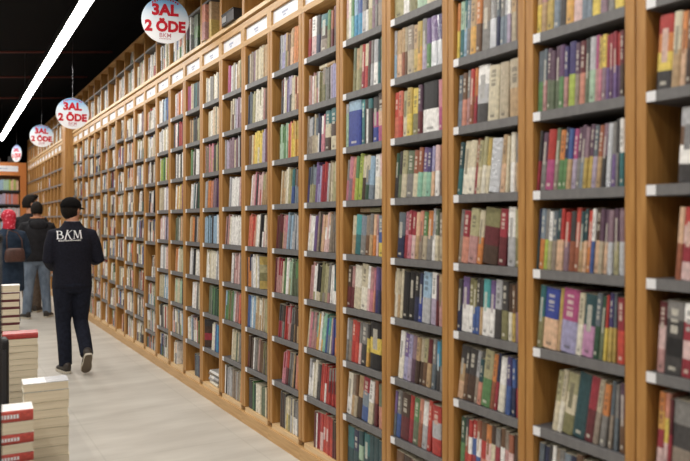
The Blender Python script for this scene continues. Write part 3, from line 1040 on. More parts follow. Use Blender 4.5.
upper_book(203.0, 0.075, .30, .2, ['rose', 'salmon'], 'large salmon-pink volume in the upper bookcase right of the biggest sign', -0.03)
upper_book(209.6, 0.055, .30, .2, ['mustard', 'tan'], 'large tan volume beside the pink volume in the upper bookcase', -0.01)
upper_book(195.5, 0.10, .31, .2, ['forest', 'green', 'moss'], 'large green picture book left of the pink volume, upper bookcase', 0.02)
upper_book(190.0, 0.035, .31, .2, ['silver', 'white'], 'tall white volume just right of the biggest round sign', 0.0)
upper_book(186.2, 0.03, .27, .2, ['moss', 'mauve'], 'mauve volume partly behind the biggest round sign', 0.0)
t = empty('box_file', (FRONT + 0.0, px_to_s(231, FRONT), UP0 + 0.0306))
tag(t, 'black box file lying in the upper bookcase under the top edge', 'box file')
m = MB(); m.box(-0.03, 0.22, -0.13, 0.13, 0, 0.085); bevel(m.build('body', new_mat('black_board', rgb(44, 42, 42), 0.5), t), 0.003)
m = MB(); m.box(-0.034, -0.0302, 0.02, 0.11, 0.02, 0.065); m.build('spine_label', new_mat('grey_label', rgb(150, 150, 152), 0.6), t)
m = MB(); m.box(-0.033, 0.222, -0.132, 0.132, 0.0855, 0.093); m.build('lid', new_mat('black_board_lid', rgb(38, 36, 36), 0.5), t)

# ------------------------------------------------------------------ bookcase across the end of the aisle
EY = 19.75
EZ = [0.12, 0.50, 0.87, 1.24, 1.60, 1.96, 2.32]
for j, (x0, x1) in enumerate(((-0.95, 0.5), (0.5, 1.95))):
    t = empty('end_bookcase', (x0, EY, 0))
    w = x1 - x0
    tag(t, 'orange wooden bookcase across the far end of the aisle, with a white header sign' if j else 'orange bookcase across the far end, out of the photo to the left',
        'bookcase', 'bookcases across the end of the aisle')
    OW = noise_mix(new_mat('orange_wood', rough=0.45), rgb(196, 116, 52), rgb(210, 132, 66), (18, 18, 1.2), 3, 4)
    for xx in (0, w - 0.15):
        m = MB(); m.box(xx, xx + 0.15, 0, 0.3, 0, 2.70); m.build('side_panel', OW, t)
    m = MB(); m.box(0.15, w - 0.15, 0.28, 0.3, 0, 2.70); m.build('back_panel', BACKWOOD, t)
    m = MB(); m.box(0, w, 0, 0.3, 2.7005, 3.04); h_ = m.build('header_board', OW, t)
    m = MB(); m.box(0.15, w - 0.2, -0.006, -0.0005, 2.80, 2.95); g_ = m.build('header_label', LABELM, h_)
    m = MB()
    xx = 0.25
    for q in range(18):
        m.box(xx, xx + 0.03, -0.008, -0.0062, 2.86, 2.885); xx += 0.042
    m.build('header_lettering', INK, h_)
    for z in EZ:
        m = MB(); m.box(0.1505, w - 0.1505, 0.005, 0.2795, z - 0.05, z); m.build('shelf', BLACK, t)
    r = random.Random(40 + j)
    rows = {6: ['blush', 'orchid', 'lavender', 'cyan', 'sky', 'mint', 'lime', 'peach', 'amber'], 5: ['salmon', 'coral', 'pink', 'lavender', 'lilac', 'coral', 'orange'], 4: ['blush', 'silver', 'sky', 'silver', 'blush', 'silver']}
    for lv, z in enumerate(EZ):
        x = 0.16
        pal = rows.get(lv, ['rose', 'coral', 'tan', 'sky', 'cream', 'silver'])
        q = 0
        while x < w - 0.19:
            wd = r.uniform(0.02, 0.04)
            if True:
                c = pal[min(len(pal) - 1, max(0, int((x / w) * len(pal) + r.uniform(-0.8, 0.8))))]
                hh = r.uniform(0.24, 0.285)
                cc = tint(PLIN[c], r, 0.1)
                b0 = len(stuff.v)
                if lv >= 3 or True:
                    so_m = so.data
                    ALLEND = globals().setdefault('ALLEND', MB())
                    ALLEND.box(x0 + x, x0 + x + wd - 0.001, EY + 0.03, EY + 0.18, z + 0.001, z + hh, cc)
            x += wd
eb = ALLEND.build('end_shelf_books', BOOKM)
tag(eb, 'pastel books filling the shelves of the bookcase across the far end', 'books', None, 'stuff')
for i, (xx, cc, hh) in enumerate(((1.02, 'charcoal', .13), (1.25, 'umber', .1), (1.62, 'black', .16))):
    m = MB(); m.box(xx - 0.1, xx + 0.1, EY + 0.05, EY + 0.2, 3.0405, 3.04 + hh, PLIN[cc])
    o = m.build('storage_box', BOOKM)
    bevel(o, 0.006)
    tag(o, ['low dark box on top of the end bookcase, under the farthest sign', 'low brown box on top of the end bookcase', 'black box on the end bookcase near the corner'][i], 'box')

# ------------------------------------------------------------------ lamps
LAMPZ = 3.55
LX = 1.072


def strip_lamp(x, y0, y1, label):
    t = empty('linear_lamp', (x, y0, LAMPZ), -R(0.61))
    tag(t, label, 'lamp', 'long strip lamps')
    L = y1 - y0
    m = MB()
    m.box(-0.062, 0.062, 0, L, 0.012, 0.09)
    m.box(-0.062, -0.056, 0, L, -0.004, 0.0119)
    m.box(0.056, 0.062, 0, L, -0.004, 0.0119)
    m.build('housing', BLACK, t)
    m = MB()
    nseg = int(L / 0.5)
    for i in range(nseg):
        a, c = L * i / nseg, L * (i + 1) / nseg
        n0 = len(m.v)
        m.v += [(-0.055, a, 0), (0.055, a, 0), (0.055, c, 0), (-0.055, c, 0)]
        m.f.append((n0 + 3, n0 + 2, n0 + 1, n0)); m.c.append(None)
    m.build('diffuser', GLOW, t, merge=True)
    for y in (0.6, L * 0.35, L * 0.7, L - 0.6):
        m = MB(); m.tube([(0, y, 0.09), (0, y, CEIL - LAMPZ)], 0.003, 6); m.build('wire', WIRE, t)
    return t


strip_lamp(LX, -2.5, 19.3, 'long white glowing strip lamp hung from the black ceiling')
strip_lamp(-0.95, -2.5, 19.7, 'parallel strip lamp over the aisle, out of the photo to the left')
strip_lamp(-2.9, -2.5, 19.7, 'parallel strip lamp by the far left wall, out of the photo')

# ceiling pipes
for i, (y, zz) in enumerate(((52, 4.15), (77, 4.15), (98, 4.15))):
    dep = F * (zz - EYE) / (HORIZON - y)
    a = at(-230, dep * 1.0)
    b_ = at(150, dep * 1.0)
    m = MB(); m.tube([(a[0], a[1], zz), (b_[0], b_[1], zz)], 0.017, 10)
    o = m.build('sprinkler_pipe', PIPE, None, True)
    tag(o, f"thin red pipe running under the black ceiling, {['nearest', 'middle one', 'farthest'][i]} of three", 'pipe', 'red pipes under the ceiling')
    mm = MB()
    for f_ in (0.2, 0.6, 0.9):
        x, y_ = a[0] + (b_[0] - a[0]) * f_, a[1] + (b_[1] - a[1]) * f_
        if f_ == 0.6:
            mm.tube([(x, y_, zz + 0.017), (x, y_, CEIL)], 0.005, 6)
    mm.build('hanger', BLACK, o)


# ------------------------------------------------------------------ lettering helper
def text_mesh(body, size, mat, name='lettering', bold=0.0, extrude=0.0006, align='CENTER', xs=1.0):
    cu = bpy.data.curves.new('txt', 'FONT')
    cu.body = body
    cu.size = size
    cu.align_x = align
    cu.align_y = 'CENTER'
    cu.offset = bold
    cu.extrude = extrude
    cu.resolution_u = 3
    o = bpy.data.objects.new('txt', cu)
    COL.objects.link(o)
    dg = bpy.context.evaluated_depsgraph_get()
    me = bpy.data.meshes.new_from_object(o.evaluated_get(dg))
    bpy.data.objects.remove(o)
    for v in me.vertices:
        v.co.x *= xs
    me.name = name
    me.materials.clear()
    me.materials.append(mat)
    return me


# ------------------------------------------------------------------ round hanging signs
SIGNM = new_mat('sign_print', rough=0.45)
t_, n_, l_, b_ = nodes(SIGNM)
tc = n_.new('ShaderNodeTexCoord')
sx = n_.new('ShaderNodeSeparateXYZ')
nz = n_.new('ShaderNodeTexNoise'); nz.inputs['Scale'].default_value = 6
ad = n_.new('ShaderNodeMath'); ad.operation = 'MULTIPLY_ADD'; ad.inputs[1].default_value = 0.16
cr = n_.new('ShaderNodeValToRGB')
e = cr.color_ramp.elements
e[0].position = 0.02; e[0].color = rgb(232, 234, 238)
e[1].position = 0.26; e[1].color = rgb(96, 168, 222)
el = cr.color_ramp.elements.new(0.13); el.color = rgb(206, 222, 236)
l_.new(tc.outputs['Object'], sx.inputs[0]); l_.new(tc.outputs['Object'], nz.inputs['Vector'])
l_.new(nz.outputs['Fac'], ad.inputs[0]); l_.new(sx.outputs['Z'], ad.inputs[2])
l_.new(ad.outputs[0], cr.inputs['Fac']); l_.new(cr.outputs['Color'], b_.inputs['Base Color'])
REDINK = new_mat('red_ink', rgb(186, 14, 36), 0.5, spec=0.2)
ROSEINK = new_mat('rose_ink', rgb(190, 130, 140), 0.5)
WHITEINK = new_mat('white_ink', rgb(238, 238, 240), 0.5)
SR = 0.2


def sign(px, py, dpx, label, face=None, squash=0.0):
    z = F * 2 * SR / dpx
    X, Y = at(px, z)
    Z = height_at(py, z)
    az = math.atan2(X, Y)
    yaw = -az if face is None else face       # local -y looks back at the aisle
    t = empty('hanging_sign', (X, Y, Z), yaw)
    tag(t, label, 'sign', 'round hanging discount signs')
    m = MB()
    n = 56
    for y in (-0.003, 0.003):
        for j in range(n):
            w = 2 * PI * j / n
            m.v.append((SR * math.cos(w), y, SR * math.sin(w)))
    m.f.append(tuple(range(n))); m.f.append(tuple(n + n - 1 - j for j in range(n)))
    m.c += [None, None]
    for j in range(n):
        k = (j + 1) % n
        m.f.append((j, n + j, n + k, k)); m.c.append(None)
    m.build('disc', SIGNM, t)
    for body, size, zz, wd in (('3AL', 0.130, 0.086, 0.225), ('2 ÖDE', 0.126, -0.056, 0.345)):
        me = text_mesh(body, size, REDINK, 'lettering', 0.0065, 0.001)
        ex = [v.co.x for v in me.vertices]
        for v in me.vertices:
            v.co.x = (v.co.x - (max(ex) + min(ex)) / 2) * wd / (max(ex) - min(ex))
        link('lettering', me, t, (0, -0.0045, zz), (R(90), 0, 0))
    me = text_mesh('BKM', 0.052, ROSEINK, 'logo', 0.0005, 0.0006)
    link('logo', me, t, (0, -0.0042, -0.132), (R(90), 0, 0))
    m = MB(); 
    for i in range(8):
        m.box(-0.05 + i * 0.013, -0.041 + i * 0.013, -0.0045, -0.0035, -0.163, -0.157)
    m.build('small_print', ROSEINK, t)
    m = MB()
    for i in range(-5, 6):
        a = R(90 - i * 7)
        x, zc = 0.184 * math.cos(a), 0.184 * math.sin(a)
        m.box(x - 0.006, x + 0.006, -0.0045, -0.0035, zc - 0.008, zc + 0.008)
    m.build('top_print', REDINK, t)
    m = MB(); m.tube([(0, 0, SR), (0, 0, CEIL - Z)], 0.0022, 6); m.build('wire', WIRE, t)
    m = MB(); m.box(-0.012, 0.012, -0.006, 0.006, SR - 0.012, SR + 0.012); m.build('clip', WIRE, t)
    return t


sign(165.3, 20.5, 46.0, 'large round red-lettered sign hanging nearest, cut by the top of the photo')
sign(72.6, 113.5, 31.0, 'middle round sign of three, hanging beside the wooden pier')
sign(41.6, 136.0, 22.0, 'small round sign hanging past the wooden pier')
sign(16.5, 153.5, 16.7, 'farthest round sign, turned nearly edge-on above the end bookcase', R(-62))

# ------------------------------------------------------------------ piles of books at the left
PLAT = 0.30
t = empty('display_platform', (0, 0, 0))
tag(t, 'low dark platform under the piles of books at lower left', 'platform')
m = MB(); m.box(-0.32, 0.545, 3.0, 6.3, PLAT - 0.04, PLAT); m.build('top', BLACK, t)
m = MB(); m.box(-0.27, 0.50, 3.05, 6.25, 0.0, PLAT - 0.0405); m.build('base', DARK, t)


def pile(px, zc, w, d, top, n_th, colf, desc, yaw0, seed, spine_front=None):
    """books lying flat one on another; w = width of the face seen, d = depth"""
    r = random.Random(seed)
    X, Y = at(px, zc)
    z = PLAT + 0.0008
    books = []
    while z < top - n_th * 0.5:
        th = n_th * r.uniform(0.85, 1.15)
        books.append((z, th)); z += th + 0.0004
    sc = (top - PLAT) / (z - PLAT)
    N = len(books)
    for i, (z, th) in enumerate(books):
        z = PLAT + 0.0008 + (z - PLAT - 0.0008) * sc
        th = th * sc
        k = N - i                                   # 1 = topmost
        front = spine_front and spine_front(k)
        bands = colf(k)
        ro = random.Random(seed * 50 + i)
        # local frame: spine towards -x of the book mesh
        bd = 0.0012 if bands[0] in ('cream', 'ivory') else (0.010 if bands[0] == 'maroon' else 0.003)
        o = book_mb(th - 0.0003, w, d, bands, ro, False, 0.5, bd, PLIN['white'] if bands[0] == 'scarlet' else None).build('book', BOOKM)
        # book axes: x depth, y thickness, z height -> lay down: height along world x, thickness up
        lay = Matrix(((0, 0, 1, -w / 2), (1, 0, 0, 0), (0, 1, 0, 0), (0, 0, 0, 1)))
        if not front:                               # page edges towards the camera
            lay = Matrix(((0, 0, 1, -w / 2), (-1, 0, 0, d), (0, 1, 0, 0), (0, 0, 0, 1))) @ Matrix.Rotation(0, 4, 'X')
            lay = Matrix(((0, 0, -1, w / 2), (-1, 0, 0, d), (0, 1, 0, 0), (0, 0, 0, 1)))
        yaw = R(yaw0 + r.uniform(-1.6, 1.6))
        o.matrix_world = Matrix.Translation((X + r.uniform(-.003, .003), Y + r.uniform(-.003, .003), z + th / 2)) @ Matrix.Rotation(yaw, 4, 'Z') @ lay
        lab = f'{desc(k)}, {"topmost" if k == 1 else ordinal(k) + " from top"}'
        tag(o, lab, 'book', 'books piled flat at the lower left')
        pages_mb(th - 0.0003, w, d, bd, 0.0006).build('page_block', PAGES, o)
        if front and bands[0] == 'scarlet':
            lm = MB()
            xx = 0.065
            for q in range(7):
                hh = 0.35 * th
                lm.box(-0.0012, -0.0002, -hh / 2, hh / 2, xx, xx + 0.009)
                xx += 0.0125
            lo_ = lm.build('title_lettering', WHITEINK, o)
    return


pile(46.6, 3.40, 0.208, 0.14, 0.712, 0.046, lambda k: ['silver', 'white'] if k == 1 else ['cream'], lambda k: 'thick cream book in the front pile at lower left, page edges outward', -3, 3)
pile(7.5, 3.05, 0.208, 0.14, 0.665, 0.044, lambda k: ['scarlet'] if k in (1, 3, 5, 7) else ['ivory'],
     lambda k: 'book in the lower-left corner pile' + (', red spine with white lettering' if k in (1, 3, 5, 7) else ', pale'), -2, 4, lambda k: k in (1, 3, 5, 7))
pile(20.5, 4.40, 0.208, 0.15, 0.79, 0.038, lambda k: ['red'] if k == 1 else ['cream'], lambda k: 'cream paged book in the red-topped pile behind' if k > 1 else 'red book on the tall pile behind', -3, 5, lambda k: k == 1)
pile(5.5, 5.6, 0.21, 0.15, 0.985, 0.062, lambda k: ['white'] if k == 1 else ['maroon'], lambda k: 'dark red covered book in the farthest pile by the headscarf woman' if k > 1 else 'white book on the farthest pile', -3, 6)

# black stand at the extreme left
X, Y = at(-8, 3.75)
t = empty('display_box', (X, Y, PLAT))
tag(t, 'black upright display box at the left edge among the book piles', 'box')
m = MB(); m.box(-0.085, 0.085, 0, 0.12, 0.001, 0.56); bevel(m.build('body', BLACK, t), 0.02, 3)
m = MB(); m.box(-0.07, 0.07, -0.006, -0.0003, 0.06, 0.5); m.build('front_panel', new_mat('dark_grey_panel', rgb(48, 48, 52), 0.4), t)
X, Y = at(-3.0, 2.2)
t = empty('display_stand', (X, Y, 0))
tag(t, 'thin black stand post at the very left edge of the photo', 'stand')
m = MB(); m.rings([(0, 0, 0.0, 0.13, 0.13), (0, 0, 0.012, 0.13, 0.13), (0, 0, 0.02, 0.03, 0.03)], 24); m.build('base', BLACK, t, True)
m = MB(); m.tube([(0, 0, 0.02), (0, 0, 1.44)], 0.014, 12); m.build('pole', BLACK, t, True)
m = MB(); m.ball((0, 0, 1.45), 0.018); m.build('finial', BLACK, t, True)

# ------------------------------------------------------------------ people
SKIN = noise_mix(new_mat('skin', rough=0.55), rgb(186, 132, 104), rgb(204, 150, 122), (1, 1, 1), 14, 3)
NAVY = noise_mix(new_mat('navy_knit', rough=0.9, spec=0.2), rgb(24, 25, 34), rgb(31, 32, 44), (1, 1, 1), 60, 3, bump=0.15)
TROUS = noise_mix(new_mat('dark_denim', rough=0.9, spec=0.2), rgb(24, 27, 38), rgb(32, 36, 50), (1, 1, 1), 30, 3, bump=0.15)
JEAN = noise_mix(new_mat('blue_denim', rough=0.85), rgb(92, 106, 124), rgb(122, 137, 155), (1, 1, 0.5), 14, 4, bump=0.2)
JACK = noise_mix(new_mat('black_jacket', rough=0.8, spec=0.25), rgb(26, 26, 30), rgb(36, 36, 40), (1, 1, 1), 16, 3, bump=0.3)
COAT = noise_mix(new_mat('dark_blue_coat', rough=0.85, spec=0.2), rgb(34, 46, 62), rgb(44, 58, 76), (1, 1, 1), 12, 3, bump=0.2)
HAIR = noise_mix(new_mat('dark_hair', rough=0.75, spec=0.2), rgb(18, 14, 12), rgb(32, 26, 22), (30, 30, 4), 6, 4, bump=0.4)
CAPM = noise_mix(new_mat('black_cap', rough=0.95, spec=0.1), rgb(16, 15, 16), rgb(24, 22, 22), (1, 1, 1), 80, 2)
SHOE = noise_mix(new_mat('dark_shoe', rough=0.6), rgb(48, 42, 38), rgb(62, 56, 50), (1, 1, 1), 30, 3)
SOLE = new_mat('pale_sole', rgb(200, 192, 176), 0.7)
SOLEU = new_mat('grey_brown_sole', rgb(108, 96, 82), 0.8)
EYEW = new_mat('eye', rgb(60, 44, 36), 0.2)
SCARF = new_mat('red_pattern_scarf', rough=0.75)
t_, n_, l_, b_ = nodes(SCARF)
tc = n_.new('ShaderNodeTexCoord')
vo = n_.new('ShaderNodeTexVoronoi'); vo.inputs['Scale'].default_value = 26
cr = n_.new('ShaderNodeValToRGB')
cr.color_ramp.elements[0].position = 0.2; cr.color_ramp.elements[0].color = rgb(232, 120, 140)
cr.color_ramp.elements[1].position = 0.45; cr.color_ramp.elements[1].color = rgb(190, 28, 52)
l_.new(tc.outputs['Object'], vo.inputs['Vector']); l_.new(vo.outputs['Distance'], cr.inputs['Fac']); l_.new(cr.outputs['Color'], b_.inputs['Base Color'])


def V(*a):
    return Vector(a)


def hand_into(mb, wrist, dirn, palm_n, side, size=1.0):
    """palm and five bent fingers; dirn = direction of the fingers, palm_n = palm facing, side = +1 right -1 left"""
    d = Vector(dirn).normalized()
    nrm = Vector(palm_n).normalized()
    nrm = (nrm - d * nrm.dot(d)).normalized()
    acr = d.cross(nrm).normalized() * side
    w = Vector(wrist)
    mb.tube([w - d * 0.02, w + d * 0.03, w + d * 0.06, w + d * 0.092], [0.022, 0.033, 0.038, 0.03], 12, None, 0.5)
    for off, ln in ((-0.027, 0.068), (-0.009, 0.078), (0.010, 0.073), (0.028, 0.058)):
        b0 = w + d * 0.08 + acr * off
        p1 = b0 + d * ln * 0.45 + nrm * 0.006
        p2 = p1 + d * ln * 0.32 + nrm * 0.016
        p3 = p2 + d * ln * 0.16 + nrm * 0.018
        mb.tube([b0 - d * 0.02, b0, p1, p2, p3], [0.0095, 0.0095, 0.009, 0.0082, 0.006], 8)
    b0 = w + d * 0.025 - acr * 0.028
    p1 = b0 + d * 0.03 - acr * 0.022 + nrm * 0.012
    p2 = p1 + d * 0.028 - acr * 0.004 + nrm * 0.012
    mb.tube([w + d * 0.02, b0, p1, p2], [0.012, 0.0125, 0.011, 0.008], 8)


def head_into(mb, c, rot):
    """head with nose, brow, chin and ears around centre c; rot turns the face (local +y)"""
    def p(x, y, z):
        return Vector(c) + rot @ Vector((x, y, z))
    mb.ball(p(0, -0.012, 0.028), (0.076, 0.094, 0.090), 20, 14, rot)
    mb.ball(p(0, 0.022, -0.035), (0.060, 0.068, 0.082), 18, 12, rot)
    mb.ball(p(0, 0.070, -0.092), (0.026, 0.022, 0.022), 12, 8, rot)
    mb.tube([p(0, 0.082, 0.018), p(0, 0.098, -0.012), p(0, 0.110, -0.030), p(0, 0.092, -0.040)], [0.010, 0.012, 0.015, 0.010], 10)
    mb.tube([p(-0.045, 0.074, 0.030), p(0, 0.088, 0.030), p(0.045, 0.074, 0.030)], [0.010, 0.012, 0.010], 8)
    mb.tube([p(-0.022, 0.082, -0.062), p(0, 0.092, -0.060), p(0.022, 0.082, -0.062)], [0.006, 0.009, 0.006], 8)
    for s in (-1, 1):
        mb.ball(p(s * 0.078, -0.008, -0.005), (0.012, 0.022, 0.033), 12, 8, rot)


def add_face(parent, c, rot):
    for s in (-1, 1):
        m = MB(); m.ball(Vector(c) + rot @ Vector((s * 0.031, 0.080, 0.008)), (0.012, 0.008, 0.008), 10, 8, rot)
        m.build('eye', EYEW, parent, True)
    m = MB()
    m.tube([Vector(c) + rot @ Vector(q) for q in ((-0.022, 0.086, -0.064), (0, 0.0965, -0.063), (0.022, 0.086, -0.064))], [0.003, 0.006, 0.003], 8)
    m.build('mouth', new_mat('lips', rgb(160, 92, 84), 0.5), parent, True)


def shoe(parent, ankle, toe_dir, pitch, mats=(SHOE, SOLE)):
    """ankle point; foot points along toe_dir (xy); pitch > 0 lifts the heel about the toe"""
    d = Vector((toe_dir[0], toe_dir[1], 0)).normalized()
    yaw = math.atan2(-d.x, d.y)
    base = Matrix.Rotation(yaw, 4, 'Z') @ Matrix.Rotation(-pitch, 4, 'X')
    # local frame: heel at y=-0.075, toe at y=0.195, sole at z=-0.085, ankle at origin
    m = MB()
    secs = [(-0.082, 0.030, 0.055, -0.04), (-0.06, 0.038, 0.068, -0.025), (-0.01, 0.040, 0.082, -0.02), (0.05, 0.042, 0.060, -0.04), (0.11, 0.048, 0.042, -0.052),
            (0.165, 0.044, 0.032, -0.06), (0.195, 0.024, 0.02, -0.068)]
    n = 14
    for y, rx, rz, zc in secs:
        for j in range(n):
            w = 2 * PI * j / n
            z = zc + rz * 0.75 * math.sin(w)
            m.v.append((rx * math.cos(w), y, max(-0.070, z)))
    for i in range(len(secs) - 1):
        for j in range(n):
            k = (j + 1) % n
            m.f.append((i * n + j, i * n + k, (i + 1) * n + k, (i + 1) * n + j)); m.c.append(None)
    m.f.append(tuple(reversed(range(n)))); m.f.append(tuple((len(secs) - 1) * n + j for j in range(n))); m.c += [None, None]
    o = m.build('shoe', mats[0], parent, True)
    o.matrix_local = Matrix.Translation(ankle) @ base
    m = MB()
    out = []
    pts = [(-0.086, 0.02), (-0.075, 0.034), (-0.03, 0.041), (0.04, 0.041), (0.11, 0.052), (0.16, 0.048), (0.19, 0.030), (0.202, 0.010)]
    loop = [(x, y) for y, x in pts] + [(-x, y) for y, x in reversed(pts)]
    k = len(loop)
    for z in (-0.088, -0.0665):
        m.v += [(x, y, z) for x, y in loop]
    m.f.append(tuple(range(k))); m.f.append(tuple(k + k - 1 - j for j in range(k))); m.c += [None, None]
    for j in range(k):
        q = (j + 1) % k
        m.f.append((j, k + j, k + q, q)); m.c.append(None)
    s = m.build('sole', mats[1], o)
    m = MB()
    loop2 = [(x * 0.88, y * 0.96 + 0.002) for x, y in loop]
    for z in (-0.0905, -0.0882):
        m.v += [(x, y, z) for x, y in loop2]
    m.f.append(tuple(range(k))); m.f.append(tuple(k + k - 1 - j for j in range(k))); m.c += [None, None]
    for j in range(k):
        q = (j + 1) % k
        m.f.append((j, k + j, k + q, q)); m.c.append(None)
    m.build('tread', SOLEU, o)
    return o


def person(loc, yaw, label, H=1.74, arms=None, legs=None, head_turn=0.0, head_tilt=0.0, top_mat=NAVY, leg_mat=TROUS, hem=0.80, bulk=1.0,
           top_name='sweater', foot=None, coat_len=None, finger_dirs=None, collar=0.0):
    """figure facing +y locally; arms = {side: (elbow, wrist)}, legs = {side: (knee, ankle)}; lengths are for H = 1.74"""
    k = H / 1.74
    body = MB()
    S = {s: V(s * 0.172, -0.005, 1.395) for s in (-1, 1)}
    hipj = {s: V(s * 0.085, 0, 0.90) for s in (-1, 1)}
    head_c = V(0, 0.025, 1.625)
    rot = Matrix.Rotation(head_turn, 3, 'Z') @ Matrix.Rotation(head_tilt, 3, 'X')
    # body underneath
    body.rings([(0, 0, 0.84, 0.13, 0.09), (0, 0, 0.95, 0.165, 0.11), (0, 0, 1.07, 0.145, 0.1), (0, 0, 1.22, 0.165, 0.11), (0, 0, 1.36, 0.165, 0.1), (0, 0, 1.43, 0.10, 0.075), (0, 0, 1.46, 0.06, 0.06)], 20)
    body.tube([(0, -0.01, 1.40), (0, 0.0, 1.48), head_c + V(0, -0.015, -0.05)], [0.066, 0.060, 0.058], 16)
    head_into(body, head_c, rot)
    for s in (-1, 1):
        el, wr = arms[s]
        el, wr = Vector(el), Vector(wr)
        body.tube([V(s * 0.12, 0, 1.40), S[s], (S[s] + el) / 2, el, (el + wr) / 2, wr], [0.05, 0.052, 0.045, 0.038, 0.035, 0.026], 12)
        fd = (wr - el).normalized()
        pn = (finger_dirs or {}).get(s, V(-s, 0, -0.3))
        hand_into(body, wr, fd, pn, s)
        kn, an = legs[s]
        kn, an = Vector(kn), Vector(an)
        body.tube([V(s * 0.06, 0, 0.97), hipj[s], (hipj[s] * 0.5 + kn * 0.5), kn, (kn * 0.55 + an * 0.45) + V(0, -0.01, 0), an], [0.07, 0.085, 0.072, 0.052, 0.05, 0.036], 14)
        fo = foot[s]
        d = V(fo[0], fo[1], 0).normalized()
        body.tube([an, an + d * 0.03 + V(0, 0, -0.035), an + d * 0.10 + V(0, 0, -0.055)], [0.036, 0.034, 0.02], 10)
    bo = remeshed(body, 'person', SKIN, 0.0075, None, 3)
    bo.location = loc
    bo.rotation_euler = (0, 0, yaw)
    bo.scale = (k, k, k)
    tag(bo, label, 'person')
    # upper garment
    g = MB()
    B = bulk
    zs = hem
    g.rings([(0, 0, zs, 0.185 * B, 0.125 * B), (0, 0, zs + 0.04, 0.19 * B, 0.13 * B), (0, 0, 0.98, 0.182 * B, 0.128 * B), (0, -0.005, 1.10, 0.178 * B, 0.125 * B), (0, -0.008, 1.24, 0.19 * B, 0.132 * B),
             (0, -0.008, 1.33, 0.190 * B, 0.128 * B), (0, -0.006, 1.385, 0.168 * B, 0.112 * B), (0, -0.004, 1.43, 0.138, 0.096), (0, -0.002, 1.465, 0.104, 0.082), (0, 0.0, 1.49 + collar, 0.074, 0.071)], 28, None, 2.3)
    for s in (-1, 1):
        el, wr = arms[s]
        el, wr = Vector(el), Vector(wr)
        g.tube([V(s * 0.09, -0.004, 1.385), S[s] + V(s * 0.006, 0, -0.02), S[s] * 0.55 + el * 0.45 + V(s * 0.006, 0, 0), el, el * 0.5 + wr * 0.5, wr - (wr - el).normalized() * 0.005],
               [0.070 * B, 0.070 * B, 0.066 * B, 0.058 * B, 0.053 * B, 0.041 * B], 16)
    up = remeshed(g, top_name, top_mat, 0.009, bo, 5)
    # trousers
    g = MB()
    g.rings([(0, 0, 0.80, 0.15, 0.105), (0, -0.005, 0.88, 0.178, 0.128), (0, 0, 0.96, 0.175, 0.12), (0, 0, 1.03, 0.163, 0.112)], 24, None, 2.3)
    for s in (-1, 1):
        kn, an = legs[s]
        kn, an = Vector(kn), Vector(an)
        g.tube([V(s * 0.075, 0, 0.95), hipj[s] + V(s * 0.005, 0, -0.03), hipj[s] * 0.5 + kn * 0.5 + V(0, -0.004, 0), kn, kn * 0.5 + an * 0.5 + V(0, -0.012, 0), an + V(0, -0.006, -0.02)],
               [0.085, 0.102, 0.090, 0.073, 0.068, 0.062], 18)
    tr = remeshed(g, 'trousers' if leg_mat is not JEAN else 'jeans', leg_mat, 0.009, bo, 4)
    for s in (-1, 1):
        fo = foot[s]
        shoe(bo, Vector(legs[s][1]), fo[:2], fo[2])
    add_face(bo, head_c, rot)
    return bo, up, head_c, rot


def hair(parent, c, rot, cap=False, mat=HAIR, puff=0.0, low=-0.055):
    """skull cap of hair that leaves the face free"""
    m = MB()
    m.ball(Vector(c) + rot @ Vector((0, -0.018, 0.012)), (0.087, 0.105, 0.117 + puff), 24, 18, rot)
    bm_ = MB()
    keep_v = {}
    inv = rot.inverted()
    faces = []
    for f in m.f:
        ok = True
        for i in f:
            q = inv @ (Vector(m.v[i]) - Vector(c))
            lim = 0.052 if q.y > 0.045 else (0.0 if q.y > 0.0 else low)
            if q.z < lim:
                ok = False
        if ok:
            faces.append(f)
    bm_.v, bm_.f, bm_.c = m.v, faces, [None] * len(faces)
    o = bm_.build('hair', mat, parent, True, True)
    bm = bmesh.new(); bm.from_mesh(o.data)
    bmesh.ops.delete(bm, geom=[v for v in bm.verts if not v.link_faces], context='VERTS')
    bm.to_mesh(o.data); bm.free()
    s = o.modifiers.new('thick', 'SOLIDIFY'); s.thickness = 0.012; s.offset = -1
    return o


# --- the walking man with letters on his back
X, Y = at(72.2, 6.89)
man, sweater, hc, hrot = person(
    (X, Y, 0), R(2), 'man in black cap and navy sweater with white BKM letters on its back, walking away',
    H=1.735,
    arms={-1: ((-0.225, -0.02, 1.13), (-0.15, 0.20, 1.04)), 1: ((0.25, -0.02, 1.12), (0.24, 0.22, 1.10))},
    legs={-1: ((-0.075, 0.05, 0.49), (-0.060, 0.02, 0.092)), 1: ((0.092, 0.06, 0.50), (0.098, -0.20, 0.215))},
    foot={-1: (-0.12, 1, 0.0), 1: (0.05, 1, R(48))},
    head_turn=R(-48), hem=0.845, bulk=1.0, collar=0.022)
hair(man, hc, hrot, low=-0.10)
